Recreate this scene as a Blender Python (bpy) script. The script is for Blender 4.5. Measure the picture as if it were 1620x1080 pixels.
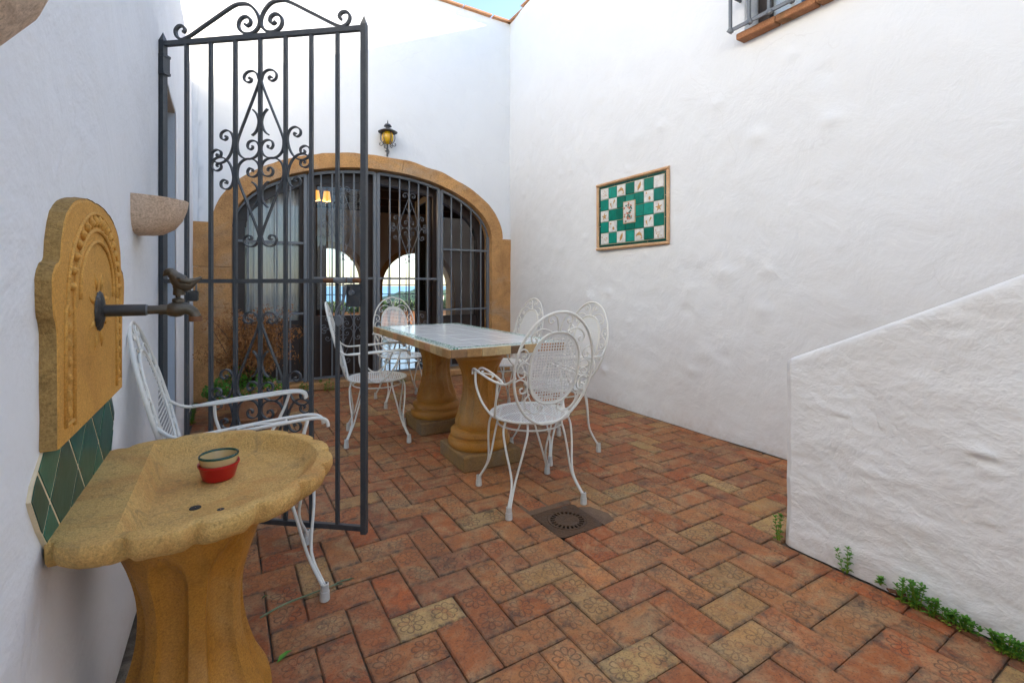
import bpy, bmesh, math, random
from mathutils import Vector, Matrix, noise
R = math.radians
random.seed(7)
for o in list(bpy.data.objects): bpy.data.objects.remove(o)
S = bpy.context.scene
COL = S.collection

# ------------------------------------------------------------------ camera, sky, sun, exposure
CAM_H = 1.15
cam = bpy.data.objects.new('camera', bpy.data.cameras.new('camera'))
COL.objects.link(cam)
cam.location = (0, 0, CAM_H)
cam.rotation_euler = (R(90), 0, -math.atan2(455, 750))
cam.data.sensor_width = 36
cam.data.lens = 36 * 750 / 1620
cam.data.shift_y = -(540 - 452) / 1620
cam.data.clip_start = 0.02
cam.data.clip_end = 60000
S.camera = cam

SUNV = Vector((1, -0.17, 0.453)).normalized()          # towards the sun
W = bpy.data.worlds.new('World'); S.world = W; W.use_nodes = True
nt = W.node_tree; nt.nodes.clear()
sky = nt.nodes.new('ShaderNodeTexSky'); sky.sky_type = 'NISHITA'; sky.sun_disc = False
sky.sun_elevation = math.asin(SUNV.z); sky.sun_rotation = math.atan2(SUNV.x, SUNV.y)
sky.air_density = 0.9; sky.dust_density = 0.9; sky.ozone_density = 1.3
bg = nt.nodes.new('ShaderNodeBackground'); bg.inputs['Strength'].default_value = 0.12
wo = nt.nodes.new('ShaderNodeOutputWorld')
nt.links.new(sky.outputs[0], bg.inputs[0]); nt.links.new(bg.outputs[0], wo.inputs[0])
sun = bpy.data.objects.new('sun', bpy.data.lights.new('sun', 'SUN')); COL.objects.link(sun)
sun.data.energy = 3.6; sun.data.angle = R(0.5); sun.data.color = (1, 0.90, 0.74)
sun.location = (6, -4, 9); sun.rotation_euler = (-SUNV).to_track_quat('-Z', 'Y').to_euler()
S.view_settings.view_transform = 'Standard'; S.view_settings.look = 'None'
S.view_settings.gamma = 1; S.view_settings.exposure = 2.18
S.view_settings.use_curve_mapping = False

# ------------------------------------------------------------------ helpers
class MB:
    def __init__(s): s.v = []; s.f = []; s.m = []; s.uv = None; s.col = []
    def add(s, vs, fs, m=0, c=None):
        k = len(s.v); s.v += [tuple(p) for p in vs]
        for f in fs: s.f.append(tuple(i + k for i in f)); s.m.append(m); s.col.append(c)
        return s
    def box(s, x0, x1, y0, y1, z0, z1, m=0, c=None):
        vs = [(x, y, z) for z in (z0, z1) for y in (y0, y1) for x in (x0, x1)]
        return s.add(vs, [(0,2,3,1),(4,5,7,6),(0,1,5,4),(2,6,7,3),(0,4,6,2),(1,3,7,5)], m, c)
    def bbox(s, x0, x1, y0, y1, z0, z1, b=.004, m=0, c=None):      # bevelled box
        vs = []; 
        for z, i in ((z0, b), (z0 + b, 0), (z1 - b, 0), (z1, b)):
            vs += [(x0+i, y0+i if i else y0, z), (x1-i, y0+i if i else y0, z), (x1-i, y1-i, z), (x0+i, y1-i, z)]
        fs = [(3,2,1,0), (12,13,14,15)]
        for k in range(3):
            for j in range(4):
                fs.append((k*4+j, k*4+(j+1)%4, k*4+4+(j+1)%4, k*4+4+j))
        return s.add(vs, fs, m, c)
    def tube(s, pts, r, n=6, closed=False, m=0, flat=None, c=None):
        P = [Vector(p) for p in pts]; N = len(P)
        rr = r if isinstance(r, (list, tuple)) else [r] * N
        T = []
        for i in range(N):
            a = P[i-1] if (i > 0 or closed) else P[i]
            b = P[(i+1) % N] if (i < N-1 or closed) else P[i]
            d = b - a; T.append(d.normalized() if d.length > 1e-9 else Vector((0,0,1)))
        u = T[0].orthogonal().normalized()
        if flat is not None:
            u = (Vector(flat) - Vector(flat).dot(T[0]) * T[0]).normalized()
        vs = []
        for i in range(N):
            if flat is not None: u = Vector(flat)
            u = (u - u.dot(T[i]) * T[i])
            u = u.normalized() if u.length > 1e-6 else T[i].orthogonal().normalized()
            w = T[i].cross(u)
            for k in range(n):
                a = 2*math.pi*(k + .5)/n
                vs.append(P[i] + rr[i]*(math.cos(a)*u + math.sin(a)*w))
        fs = []
        for i in range(N if closed else N-1):
            j = (i+1) % N
            for k in range(n):
                l = (k+1) % n
                fs.append((i*n+k, i*n+l, j*n+l, j*n+k))
        if not closed:
            fs.append(tuple(range(n-1, -1, -1))); fs.append(tuple((N-1)*n+k for k in range(n)))
        return s.add(vs, fs, m, c)
    def lathe(s, prof, n=24, c=(0,0,0), m=0, a0=0, a1=2*math.pi, sy=1.0, fn=None):
        full = abs(a1 - a0 - 2*math.pi) < 1e-6
        k = n if full else n + 1; vs = []
        for (r, z) in prof:
            for i in range(k):
                a = a0 + (a1-a0)*i/n
                q = fn(r, z, a) if fn else r
                vs.append((c[0] + q*math.cos(a), c[1] + q*math.sin(a)*sy, c[2] + z))
        fs = []
        for j in range(len(prof)-1):
            for i in range(n):
                l = (i+1) % k
                fs.append((j*k+i, j*k+l, j*k+k+l, j*k+k+i))
        return s.add(vs, fs, m)
    def prism(s, poly, z0, z1, m=0, c=None, axis='z'):
        n = len(poly)
        def mk(p, h):
            return {'z': (p[0], p[1], h), 'y': (p[0], h, p[1]), 'x': (h, p[0], p[1])}[axis]
        vs = [mk(p, z0) for p in poly] + [mk(p, z1) for p in poly]
        fs = [tuple(range(n-1, -1, -1)), tuple(range(n, 2*n))]
        fs += [(i, (i+1) % n, n+(i+1) % n, n+i) for i in range(n)]
        return s.add(vs, fs, m, c)
    def mesh(s, name, mats, smooth=False, angle=None, recalc=True):
        me = bpy.data.meshes.new(name)
        me.from_pydata(s.v, [], s.f)
        for mt in (mats if isinstance(mats, (list, tuple)) else [mats]): me.materials.append(mt)
        if any(s.m): me.polygons.foreach_set('material_index', s.m)
        if recalc:
            bm = bmesh.new(); bm.from_mesh(me); bmesh.ops.recalc_face_normals(bm, faces=bm.faces); bm.to_mesh(me); bm.free()
        if smooth:
            me.polygons.foreach_set('use_smooth', [True]*len(me.polygons))
            if angle is not None: me.set_sharp_from_angle(angle=R(angle))
        if any(c is not None for c in s.col):
            at = me.attributes.new('tint', 'FLOAT_COLOR', 'FACE')
            for i, c in enumerate(s.col):
                c = c or (1, 1, 1); at.data[i].color = (c[0], c[1], c[2], c[3] if len(c) > 3 else 1)
        me.update()
        return me
    def build(s, name, mats, parent=None, smooth=False, angle=None, recalc=True, loc=None, rot=None):
        return put(name, s.mesh(name, mats, smooth, angle, recalc), parent, loc, rot)

def put(name, me, parent=None, loc=None, rot=None):
    o = bpy.data.objects.new(name, me); COL.objects.link(o)
    if parent is not None: o.parent = parent
    if loc is not None: o.location = loc
    if rot is not None: o.rotation_euler = rot
    return o
def tag(o, label, cat, group=None):
    o['label'] = label; o['category'] = cat
    if group: o['group'] = group
    return o
def thing(name, label, cat, loc=(0,0,0), rz=0, group=None):
    o = bpy.data.objects.new(name, None); COL.objects.link(o); o.empty_display_size = .1
    o.location = loc; o.rotation_euler = (0, 0, rz)
    return tag(o, label, cat, group)
def struct(o): o['kind'] = 'structure'; return o
def stuff(o): o['kind'] = 'stuff'; return o
def copy_tree(o, parent=None):
    c = o.copy(); COL.objects.link(c); c.parent = parent
    for ch in list(o.children): copy_tree(ch, c)
    return c
def crom(P, n=6, closed=False):
    P = [Vector(p) for p in P]; N = len(P); out = []
    for i in range(N if closed else N-1):
        g = (lambda k: P[k % N]) if closed else (lambda k: P[min(max(k, 0), N-1)])
        p0, p1, p2, p3 = g(i-1), g(i), g(i+1), g(i+2)
        for j in range(n):
            t = j/n
            out.append(.5*((2*p1) + (p2-p0)*t + (2*p0-5*p1+4*p2-p3)*t*t + (3*p1-p0-3*p2+p3)*t**3))
    if not closed: out.append(P[-1])
    return out
def nz(x, y, z, s=1.0): return noise.noise(Vector((x*s, y*s, z*s)))
def rnd(a, b): return random.uniform(a, b)

# ------------------------------------------------------------------ materials
def newmat(name):
    m = bpy.data.materials.new(name); m.use_nodes = True
    t = m.node_tree; b = t.nodes['Principled BSDF']
    return m, t, b
class G:                                   # tiny node-graph helper
    def __init__(s, t): s.t = t; s.n = t.nodes; s.l = t.links
    def node(s, typ, **kw):
        n = s.n.new(typ)
        for k, v in kw.items(): setattr(n, k, v)
        return n
    def setin(s, sock, v):
        if isinstance(v, bpy.types.NodeSocket): s.l.new(v, sock)
        else: sock.default_value = v
    def math(s, op, a, b=None, c=None, clamp=False):
        n = s.node('ShaderNodeMath', operation=op, use_clamp=clamp)
        for i, v in enumerate((a, b, c)):
            if v is not None: s.setin(n.inputs[i], v)
        return n.outputs[0]
    def noise(s, vec, scale, detail=4, rough=.55, dist=0.0):
        n = s.node('ShaderNodeTexNoise')
        if vec is not None: s.l.new(vec, n.inputs['Vector'])
        n.inputs['Scale'].default_value = scale; n.inputs['Detail'].default_value = detail
        n.inputs['Roughness'].default_value = rough; n.inputs['Distortion'].default_value = dist
        return n.outputs['Fac']
    def ramp(s, fac, stops):
        n = s.node('ShaderNodeValToRGB'); s.l.new(fac, n.inputs[0]); e = n.color_ramp.elements
        while len(e) < len(stops): e.new(.5)
        for i, (p, c) in enumerate(stops):
            e[i].position = p; e[i].color = (c, c, c, 1) if isinstance(c, (int, float)) else (*c, 1)
        return n.outputs[0]
    def mix(s, fac, a, b, mode='MIX'):
        n = s.node('ShaderNodeMix', data_type='RGBA', blend_type=mode)
        s.setin(n.inputs[0], fac)
        s.setin(n.inputs[6], (*a, 1) if isinstance(a, tuple) else a)
        s.setin(n.inputs[7], (*b, 1) if isinstance(b, tuple) else b)
        return n.outputs[2]
    def bump(s, h, strength, dist, prev=None):
        n = s.node('ShaderNodeBump'); n.inputs['Strength'].default_value = strength; n.inputs['Distance'].default_value = dist
        s.l.new(h, n.inputs['Height'])
        if prev is not None: s.l.new(prev, n.inputs['Normal'])
        return n.outputs[0]
    def pos(s): return s.node('ShaderNodeNewGeometry').outputs['Position']
    def obj(s): return s.node('ShaderNodeTexCoord').outputs['Object']
    def stretch(s, vec, sc):
        n = s.node('ShaderNodeMapping'); s.l.new(vec, n.inputs[0]); n.inputs['Scale'].default_value = sc
        return n.outputs[0]

def plaster(name, col=(.80, .795, .78), b1=.32, b2=.17, streak=(1, 1, .45)):
    m, t, b = newmat(name); g = G(t); p = g.pos()
    n1 = g.noise(p, 3.2, 5, .6, .4); n2 = g.noise(g.stretch(p, streak), 26, 5, .62, .8); n3 = g.noise(p, 170, 3, .6)
    pit = g.ramp(g.noise(p, 7.0, 3, .5, .6), [(.66, 0.0), (.74, 1.0)])
    c = g.mix(g.ramp(n1, [(.3, 0.0), (.75, 1.0)]), tuple(x*.965 for x in col), col)
    c = g.mix(g.ramp(g.noise(p, 1.3, 6, .7), [(.55, 0.0), (.85, .35)]), c, (col[0]*.93, col[1]*.9, col[2]*.85))
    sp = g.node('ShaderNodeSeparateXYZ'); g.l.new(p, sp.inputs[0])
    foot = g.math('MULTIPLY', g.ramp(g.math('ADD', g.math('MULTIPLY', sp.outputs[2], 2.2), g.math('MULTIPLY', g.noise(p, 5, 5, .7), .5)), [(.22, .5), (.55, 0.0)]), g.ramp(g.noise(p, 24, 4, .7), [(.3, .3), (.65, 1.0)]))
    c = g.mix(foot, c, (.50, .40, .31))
    dn = g.node('ShaderNodeTexNoise'); g.l.new(p, dn.inputs['Vector']); dn.inputs['Scale'].default_value = 3.0; dn.inputs['Detail'].default_value = 4
    vm = g.node('ShaderNodeVectorMath', operation='MULTIPLY_ADD'); g.l.new(dn.outputs['Color'], vm.inputs[0]); vm.inputs[1].default_value = (.35, .35, .35); g.l.new(p, vm.inputs[2])
    vc = g.node('ShaderNodeTexVoronoi', feature='DISTANCE_TO_EDGE'); g.l.new(vm.outputs[0], vc.inputs['Vector']); vc.inputs['Scale'].default_value = .9
    crack = g.math('MULTIPLY', g.ramp(vc.outputs['Distance'], [(.0, 1.0), (.0025, 0.0)]), g.ramp(g.noise(p, 1.1, 2), [(.56, 0.0), (.62, 1.0)]))
    c = g.mix(g.math('MULTIPLY', crack, .12), c, (.42, .38, .33))
    g.l.new(c, b.inputs['Base Color']); b.inputs['Roughness'].default_value = .9
    nb = g.bump(n1, b1, .05); nb = g.bump(n2, b2, .012, nb); nb = g.bump(pit, .12, .01, nb); nb = g.bump(n3, .18, .003, nb)
    g.l.new(nb, b.inputs['Normal'])
    return m
def stone(name, c1, c2, c3, scale=9, rough=.85, bump=.6, pores=120, spec=.3):
    m, t, b = newmat(name); g = G(t); p = g.pos()
    a = g.noise(p, scale, 6, .65, .5); f = g.noise(p, pores, 4, .7)
    c = g.mix(g.ramp(a, [(.3, 0.0), (.7, 1.0)]), c1, c2)
    c = g.mix(g.ramp(g.noise(p, scale*.45, 5, .6, 1.0), [(.5, 0.0), (.72, 1.0)]), c, c3)
    c = g.mix(g.ramp(f, [(.30, .6), (.46, 0.0)]), c, tuple(x*.42 for x in c1))
    gr_ = g.noise(p, pores*1.7, 3, .75); hi = g.mix(1.0, c, (1.16, 1.15, 1.12), 'MULTIPLY'); lo = g.mix(1.0, c, (.80, .77, .73), 'MULTIPLY')
    c = g.mix(g.ramp(gr_, [(.36, 0.0), (.66, 1.0)]), lo, hi)
    c = g.mix(g.ramp(g.noise(p, scale*2.6, 6, .75, .6), [(.55, 0.0), (.73, .5)]), c, tuple(x*.42 for x in c1))
    g.l.new(c, b.inputs['Base Color']); b.inputs['Roughness'].default_value = rough
    b.inputs['Specular IOR Level'].default_value = spec
    nb = g.bump(a, bump*.6, .02); nb = g.bump(f, bump, .004, nb); g.l.new(nb, b.inputs['Normal'])
    return m
def paint(name, col, rough=.5, bump=.15, var=.25, metal=0.0, rust=None):
    m, t, b = newmat(name); g = G(t); p = g.pos()
    n = g.noise(p, 45, 4, .6); c = g.mix(n, tuple(x*(1-var) for x in col), tuple(min(1, x*(1+var)) for x in col))
    if rust: c = g.mix(g.ramp(g.noise(p, 22, 5, .7), [(.66, 0.0), (.76, 1.0)]), c, rust)
    g.l.new(c, b.inputs['Base Color']); b.inputs['Roughness'].default_value = rough; b.inputs['Metallic'].default_value = metal
    g.l.new(g.bump(g.noise(p, 160, 3), bump, .002), b.inputs['Normal'])
    return m
def tinted(name, rough=.2, var=.3, scale=30, bump=.2, bscale=60, spec=.5, coat=0.0):
    """colour from the 'tint' face attribute, mottled"""
    m, t, b = newmat(name); g = G(t); p = g.pos()
    at = g.node('ShaderNodeAttribute', attribute_name='tint')
    n = g.noise(p, scale, 5, .65)
    c = g.mix(g.ramp(n, [(.3, var), (.65, 0.0)]), at.outputs['Color'], g.mix(1.0, at.outputs['Color'], (.45, .42, .4), 'MULTIPLY'))
    g.l.new(c, b.inputs['Base Color']); b.inputs['Roughness'].default_value = rough
    b.inputs['Specular IOR Level'].default_value = spec; b.inputs['Coat Weight'].default_value = coat
    g.l.new(g.bump(g.noise(p, bscale, 3), bump, .003), b.inputs['Normal'])
    return m
def foliage(name, c1, c2):
    m, t, b = newmat(name); g = G(t)
    n = g.noise(g.pos(), 35, 3, .6); g.l.new(g.mix(g.ramp(n, [(.3, 0.0), (.7, 1.0)]), c1, c2), b.inputs['Base Color'])
    b.inputs['Roughness'].default_value = .55; b.inputs['Specular IOR Level'].default_value = .3
    return m

M = {}
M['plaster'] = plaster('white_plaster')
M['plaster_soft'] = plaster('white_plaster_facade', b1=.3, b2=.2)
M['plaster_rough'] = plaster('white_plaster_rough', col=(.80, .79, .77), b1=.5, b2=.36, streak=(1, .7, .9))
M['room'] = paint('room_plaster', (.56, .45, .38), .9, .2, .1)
M['jamb_shaded'] = plaster('shaded_jamb_plaster', col=(.42, .44, .47))  # wall plaster with the gateway's shade put into its grey colour
M['sandstone'] = stone('sandstone_arch', (.40, .21, .085), (.66, .36, .14), (.46, .34, .23), 3.6, .9, 1.2, 70)
M['basin'] = stone('ochre_stone_basin', (.61, .36, .105), (.70, .44, .155), (.57, .29, .085), 8, .8, .9, 140)
nt_ = M['basin'].node_tree; g = G(nt_); b = nt_.nodes['Principled BSDF']; p = g.pos(); old = b.inputs['Base Color'].links[0].from_socket
c = g.mix(g.ramp(g.noise(p, 16, 7, .75, .8), [(.54, 0.0), (.70, .62)]), old, (.20, .135, .06))
c = g.mix(g.ramp(g.noise(p, 6.5, 5, .6, .5), [(.60, 0.0), (.74, .6)]), c, (.50, .20, .045)); g.l.new(c, b.inputs['Base Color'])
M['pedestal'] = stone('ochre_stone_pedestal', (.38, .15, .014), (.48, .215, .032), (.46, .265, .09), 4, .5, .25, 150, .4)
M['plinth'] = stone('ochre_stone_plinth', (.22, .14, .07), (.34, .19, .055), (.24, .18, .12), 7, .8, .7, 110)
M['plate'] = stone('ochre_stone_plate', (.60, .30, .058), (.66, .355, .085), (.55, .27, .06), 6, .8, .35, 160)
M['plate_rough'] = stone('ochre_stone_plate_edge', (.30, .18, .06), (.45, .27, .09), (.36, .22, .08), 14, .95, 1.0, 110)
M['iron'] = paint('grey_iron', (.052, .056, .060), .45, .5, .3, rust=(.085, .062, .05))
M['iron_light'] = paint('light_grey_iron', (.145, .155, .165), .42, .2, .2)
M['white_iron'] = paint('white_painted_iron', (.72, .69, .61), .38, .3, .08)
M['white_mesh'] = paint('white_perforated_sheet', (.74, .72, .67), .4, .1, .05, rust=(.50, .36, .18))
M['cap'] = paint('worn_rubber_cap', (.55, .52, .46), .6, .2, .25)
M['bronze'] = paint('aged_bronze', (.105, .085, .06), .45, .5, .45, .6, rust=(.10, .13, .10))
M['pipe'] = paint('dark_pipe', (.06, .058, .055), .4, .2, .3, .5)
M['rust'] = paint('rusty_steel', (.20, .09, .04), .7, .4, .5, .4)
M['castiron'] = stone('rusty_cast_iron', (.085, .048, .028), (.135, .075, .04), (.10, .07, .05), 30, .75, .6, 200)
M['terracotta'] = stone('terracotta', (.50, .235, .115), (.58, .31, .17), (.56, .38, .25), 7, .85, .4, 130)
M['panelframe'] = stone('pale_orange_clay', (.62, .36, .19), (.70, .44, .25), (.72, .50, .32), 7, .8, .3, 130)
M['sill'] = stone('weathered_sill_clay', (.36, .155, .075), (.46, .22, .11), (.16, .12, .055), 11, .85, .5, 110)
M['sconce'] = stone('pale_terracotta', (.56, .40, .28), (.62, .47, .35), (.70, .60, .51), 6, .85, .35, 90)
M['glaze'] = tinted('glazed_tile', .30, .5, 22, .25, 30, .22, 0.0)
M['tabletile'] = tinted('table_tile', .13, .06, 30, .12, 25)
M['edgetile'] = tinted('rustic_edge_tile', .5, .6, 45, .5, 120)
M['grout'] = paint('pale_grout', (.70, .56, .36), .9, .3, .15)
M['tgrout'] = paint('white_grout', (.76, .75, .71), .8, .2, .1)
M['mortar'] = stone('mortar', (.10, .08, .06), (.16, .13, .10), (.34, .28, .21), 12, .95, .6, 160)
M['cement'] = stone('cement_patch', (.17, .11, .072), (.24, .155, .10), (.13, .09, .065), 14, .95, .6, 180)
M['red'] = paint('red_plastic', (.50, .012, .012), .35, .05, .08)
M['cream'] = paint('cream_glazed_clay', (.60, .43, .20), .25, .05, .1)
M['dgreen'] = paint('dark_green_glaze', (.008, .06, .04), .2, .05, .2)
M['wood'] = paint('dark_stained_wood', (.030, .017, .012), .4, .25, .4)
M['beam'] = paint('dark_beam', (.035, .022, .015), .7, .3, .3)
M['curtain'] = paint('white_curtain', (.82, .80, .77), .95, .1, .04)
M['leaf'] = foliage('green_leaf', (.055, .17, .012), (.12, .30, .03))
M['leaf2'] = foliage('yellow_green_leaf', (.14, .26, .02), (.26, .32, .03))
M['dry'] = foliage('dry_brown_leaf', (.28, .105, .028), (.44, .20, .06))
M['twig'] = paint('twig', (.11, .065, .04), .9, .3, .3)
M['hedge'] = foliage('hedge_leaf', (.03, .07, .015), (.07, .12, .03))
M['hill'] = foliage('hill_wood', (.035, .075, .03), (.09, .14, .05))
M['black'] = paint('pit_concrete_and_dark_backing', (.03, .027, .024), .95, .2, .2)
def glass_mat(name, tint, amt):
    m = bpy.data.materials.new(name); m.use_nodes = True; t = m.node_tree; g = G(t); t.nodes.clear()
    fr = g.node('ShaderNodeFresnel'); fr.inputs[0].default_value = 1.5
    gl = g.node('ShaderNodeBsdfGlossy'); gl.inputs['Roughness'].default_value = .02
    tr = g.node('ShaderNodeBsdfTransparent'); tr.inputs[0].default_value = (*tint, 1)
    mx = g.node('ShaderNodeMixShader'); g.l.new(g.math('MULTIPLY', fr.outputs[0], amt), mx.inputs[0])
    g.l.new(tr.outputs[0], mx.inputs[1]); g.l.new(gl.outputs[0], mx.inputs[2])
    o = g.node('ShaderNodeOutputMaterial'); g.l.new(mx.outputs[0], o.inputs[0]); return m
M['glass'] = glass_mat('window_glass', (.94, .955, .95), 1.0)
M['amber'] = glass_mat('amber_lamp_glass', (.80, .50, .03), 1.6)
m, t, b = newmat('amber_body'); b.inputs['Base Color'].default_value = (.62, .36, .015, 1); b.inputs['Roughness'].default_value = .12
b.inputs['Subsurface Weight'].default_value = .2; M['amber_body'] = m
m, t, b = newmat('lit_lamp_shade'); b.inputs['Base Color'].default_value = (.8, .4, .1, 1)
b.inputs['Emission Color'].default_value = (1, .42, .06, 1); b.inputs['Emission Strength'].default_value = .34; M['shade'] = m
m, t, b = newmat('sea_water'); g = G(t); b.inputs['Base Color'].default_value = (.03, .17, .30, 1); b.inputs['Roughness'].default_value = .35
M['sea'] = m
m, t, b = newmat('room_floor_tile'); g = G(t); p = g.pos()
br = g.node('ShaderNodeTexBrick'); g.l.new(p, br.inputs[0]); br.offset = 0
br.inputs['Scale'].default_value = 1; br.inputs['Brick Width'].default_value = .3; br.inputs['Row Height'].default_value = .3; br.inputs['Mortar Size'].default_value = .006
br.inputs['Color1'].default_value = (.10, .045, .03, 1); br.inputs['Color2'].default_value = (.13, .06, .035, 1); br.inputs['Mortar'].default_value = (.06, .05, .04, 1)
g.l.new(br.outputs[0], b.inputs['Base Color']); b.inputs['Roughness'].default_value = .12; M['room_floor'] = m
M['ground'] = stone('dry_ground', (.16, .13, .09), (.22, .18, .12), (.12, .13, .07), 1.2, .95, .5, 20)

# stamped terracotta paving brick: tint attribute gives the firing colour, uv (metres from the brick's centre) the stamp
BL, BW = .243, .118
m, t, b = newmat('stamped_brick'); g = G(t); p = g.pos()
at = g.node('ShaderNodeAttribute', attribute_name='tint')
uv = g.node('ShaderNodeUVMap', uv_map='brick'); sx = g.node('ShaderNodeSeparateXYZ'); g.l.new(uv.outputs[0], sx.inputs[0])
wob = g.math('MULTIPLY', g.math('SUBTRACT', g.noise(p, 60, 2), .5), .006)
U = g.math('ADD', g.math('SUBTRACT', g.math('ABSOLUTE', sx.outputs[0]), BL/4), wob); V = g.math('ADD', sx.outputs[1], wob)
rr = g.math('SQRT', g.math('ADD', g.math('MULTIPLY', U, U), g.math('MULTIPLY', V, V)))
th = g.math('ARCTAN2', V, U); ph = g.math('SUBTRACT', g.math('MODULO', g.math('ADD', th, math.pi*2), math.pi/4), math.pi/8)
px = g.math('MULTIPLY', rr, g.math('COSINE', ph)); py = g.math('MULTIPLY', rr, g.math('SINE', ph))
ex = g.math('DIVIDE', g.math('SUBTRACT', px, .0275), .0175)
ey = g.math('DIVIDE', py, g.math('ADD', g.math('MULTIPLY', px, .27), .0022))
ee = g.math('SQRT', g.math('ADD', g.math('MULTIPLY', ex, ex), g.math('MULTIPLY', ey, ey)))
line = g.math('SUBTRACT', 1.0, g.math('DIVIDE', g.math('ABSOLUTE', g.math('SUBTRACT', ee, 1.0)), .24), clamp=True)
wear = g.ramp(g.noise(p, 14, 4, .6), [(.30, .12), (.48, 1.0)])
eg = g.math('MAXIMUM', g.math('DIVIDE', g.math('ABSOLUTE', sx.outputs[0]), BL/2), g.math('SUBTRACT', g.math('DIVIDE', g.math('ABSOLUTE', sx.outputs[1]), BW/2), .0))
stamp = g.math('MULTIPLY', g.math('MULTIPLY', line, at.outputs['Alpha']), wear)
n1 = g.noise(p, 17, 6, .68, .6); n2 = g.noise(p, 140, 4, .7); n3 = g.noise(p, 6, 5, .65, 1.2); n4 = g.noise(p, 2.3, 4, .6)
tan_ = (.46, .30, .145)
c = g.mix(g.ramp(n3, [(.46, 0.0), (.68, .85)]), at.outputs['Color'], tan_)
c = g.mix(g.ramp(g.noise(p, 8, 5, .7, 1.0), [(.50, 0.0), (.66, .65)]), c, (.43, .135, .045))
c = g.mix(g.ramp(n1, [(.30, .55), (.55, 0.0)]), c, g.mix(1.0, c, (.42, .36, .33), 'MULTIPLY'))
c = g.mix(g.ramp(g.noise(p, 9, 6, .75, .8), [(.54, 0.0), (.70, .85)]), c, (.07, .05, .036))
grime = g.math('MULTIPLY', g.ramp(eg, [(.78, 0.0), (1.0, 1.0)]), g.ramp(g.noise(p, 30, 5, .7), [(.38, 0.0), (.62, .85)]))
c = g.mix(grime, c, (.10, .07, .048))
c = g.mix(g.ramp(n2, [(.34, .6), (.48, 0.0)]), c, (.06, .04, .03))
c = g.mix(g.ramp(g.noise(p, 3.1, 6, .7, .5), [(.64, 0.0), (.75, .45)]), c, (.13, .11, .025))
c = g.mix(g.ramp(g.noise(p, 28, 6, .75, .4), [(.50, 0.0), (.72, .40)]), c, (.54, .30, .15))
c = g.mix(g.ramp(g.noise(p, 1.7, 6, .7, .6), [(.52, 0.0), (.72, .45)]), c, (.11, .07, .042))
c = g.mix(g.math('MULTIPLY', stamp, .85), c, (.075, .045, .03))
g.l.new(c, b.inputs['Base Color']); g.l.new(g.ramp(n1, [(.3, .62), (.7, .85)]), b.inputs['Roughness'])
b.inputs['Specular IOR Level'].default_value = .35
nb = g.bump(n1, .35, .006); nb = g.bump(n2, .3, .0015, nb)
hs = g.math('SUBTRACT', 1.0, stamp); nb = g.bump(hs, .6, .002, nb); g.l.new(nb, b.inputs['Normal'])
M['brick'] = m

# ------------------------------------------------------------------ terrain, sea, hills seen through the house
gr = MB()
gr.add([(-60,-60,-.06),(60,-60,-.06),(60,-.9,-.06),(-60,-.9,-.06)], [(0,1,2,3)])
gr.add([(-60,-.9,-.06),(-.9,-.9,-.06),(-.9,14.6,-.06),(-60,14.6,-.06)], [(0,1,2,3)])
gr.add([(4.6,-.9,-.06),(60,-.9,-.06),(60,14.6,-.06),(4.6,14.6,-.06)], [(0,1,2,3)])
gr.add([(-.9,11.2,-.06),(4.6,11.2,-.06),(4.6,14.6,-.06),(-.9,14.6,-.06)], [(0,1,2,3)])
gr.add([(-60,14.6,-.06),(60,14.6,-.06),(260,120,-34),(-160,120,-34)], [(0,1,2,3)])
struct(gr.build('ground', M['ground']))
sea_ = MB().add([(-30000,90,-33),(30000,90,-33),(30000,40000,-33),(-30000,40000,-33)], [(0,1,2,3)])
struct(sea_.build('sea', M['sea']))
hl = MB(); NX, NY = 120, 40
for j in range(NY+1):
    for i in range(NX+1):
        x = 85 + i*3.0; y = 330 + j*6.0
        e = min(1, max(0, (x-92)/75))**.6*math.sin(math.pi*j/NY)**.7
        h = -36 + e*(36 + 9*nz(x, y, 0, .008)) + e*2.2*abs(nz(x, y, 3, .12)) + e*1.8*nz(x, y, 9, .3)
        hl.v.append((x, y, h))
hl.f = [(j*(NX+1)+i, j*(NX+1)+i+1, (j+1)*(NX+1)+i+1, (j+1)*(NX+1)+i) for j in range(NY) for i in range(NX)]
hl.m = [0]*len(hl.f); hl.col = [None]*len(hl.f)
struct(hl.build('hill', M['hill'], smooth=True))
M['farwhite'] = paint('far_house_wall', (.75, .68, .58), .9, .1, .05); M['farroof'] = paint('far_house_roof', (.42, .2, .12), .9, .1, .1)
hm = MB(); hm.box(-4,4,-3,3,-3,4)
hr = MB(); hr.add([(-4.4,-3.4,4),(4.4,-3.4,4),(4.4,3.4,4),(-4.4,3.4,4),(-2.5,0,6),(2.5,0,6)], [(0,1,5,4),(1,2,5),(2,3,4,5),(3,0,4),(3,2,1,0)])
hw = MB()
hw.box(-.5, .5, -3.05, -2.95, 1.2, 2.8)
hme, hre, hwe = hm.mesh('wall', M['farwhite']), hr.mesh('roof', M['farroof']), hw.mesh('windows', M['wood'])
for (x, y, s, lab) in ((134, 372, .8, 'small pale house low on the wooded hill seen through the arched openings'), (141, 378, 1.0, 'larger pale house beside a smaller one on the wooded hill'),
                  (152, 371, .7, 'pale house lowest on the right slope of the wooded hill'), (160, 386, .9, 'pale house highest up the wooded hill slope'), (123, 380, .7, 'pale house at the seaward edge of the hill')):
    hz = -36 + min(1, (x-92)/75)**.6*math.sin(math.pi*(y-330)/240)**.7*(36 + 9*nz(x, y, 0, .008))
    h = thing('far_house', lab, 'house', (x, y, hz), rnd(-.6, .6), 'houses on the far hill'); h.scale = (s, s, s)
    put('wall', hme, h); put('roof', hre, h)
    for k in (-2.4, 0, 2.4): put('window', hwe, h, (k, 0, 0))

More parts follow.
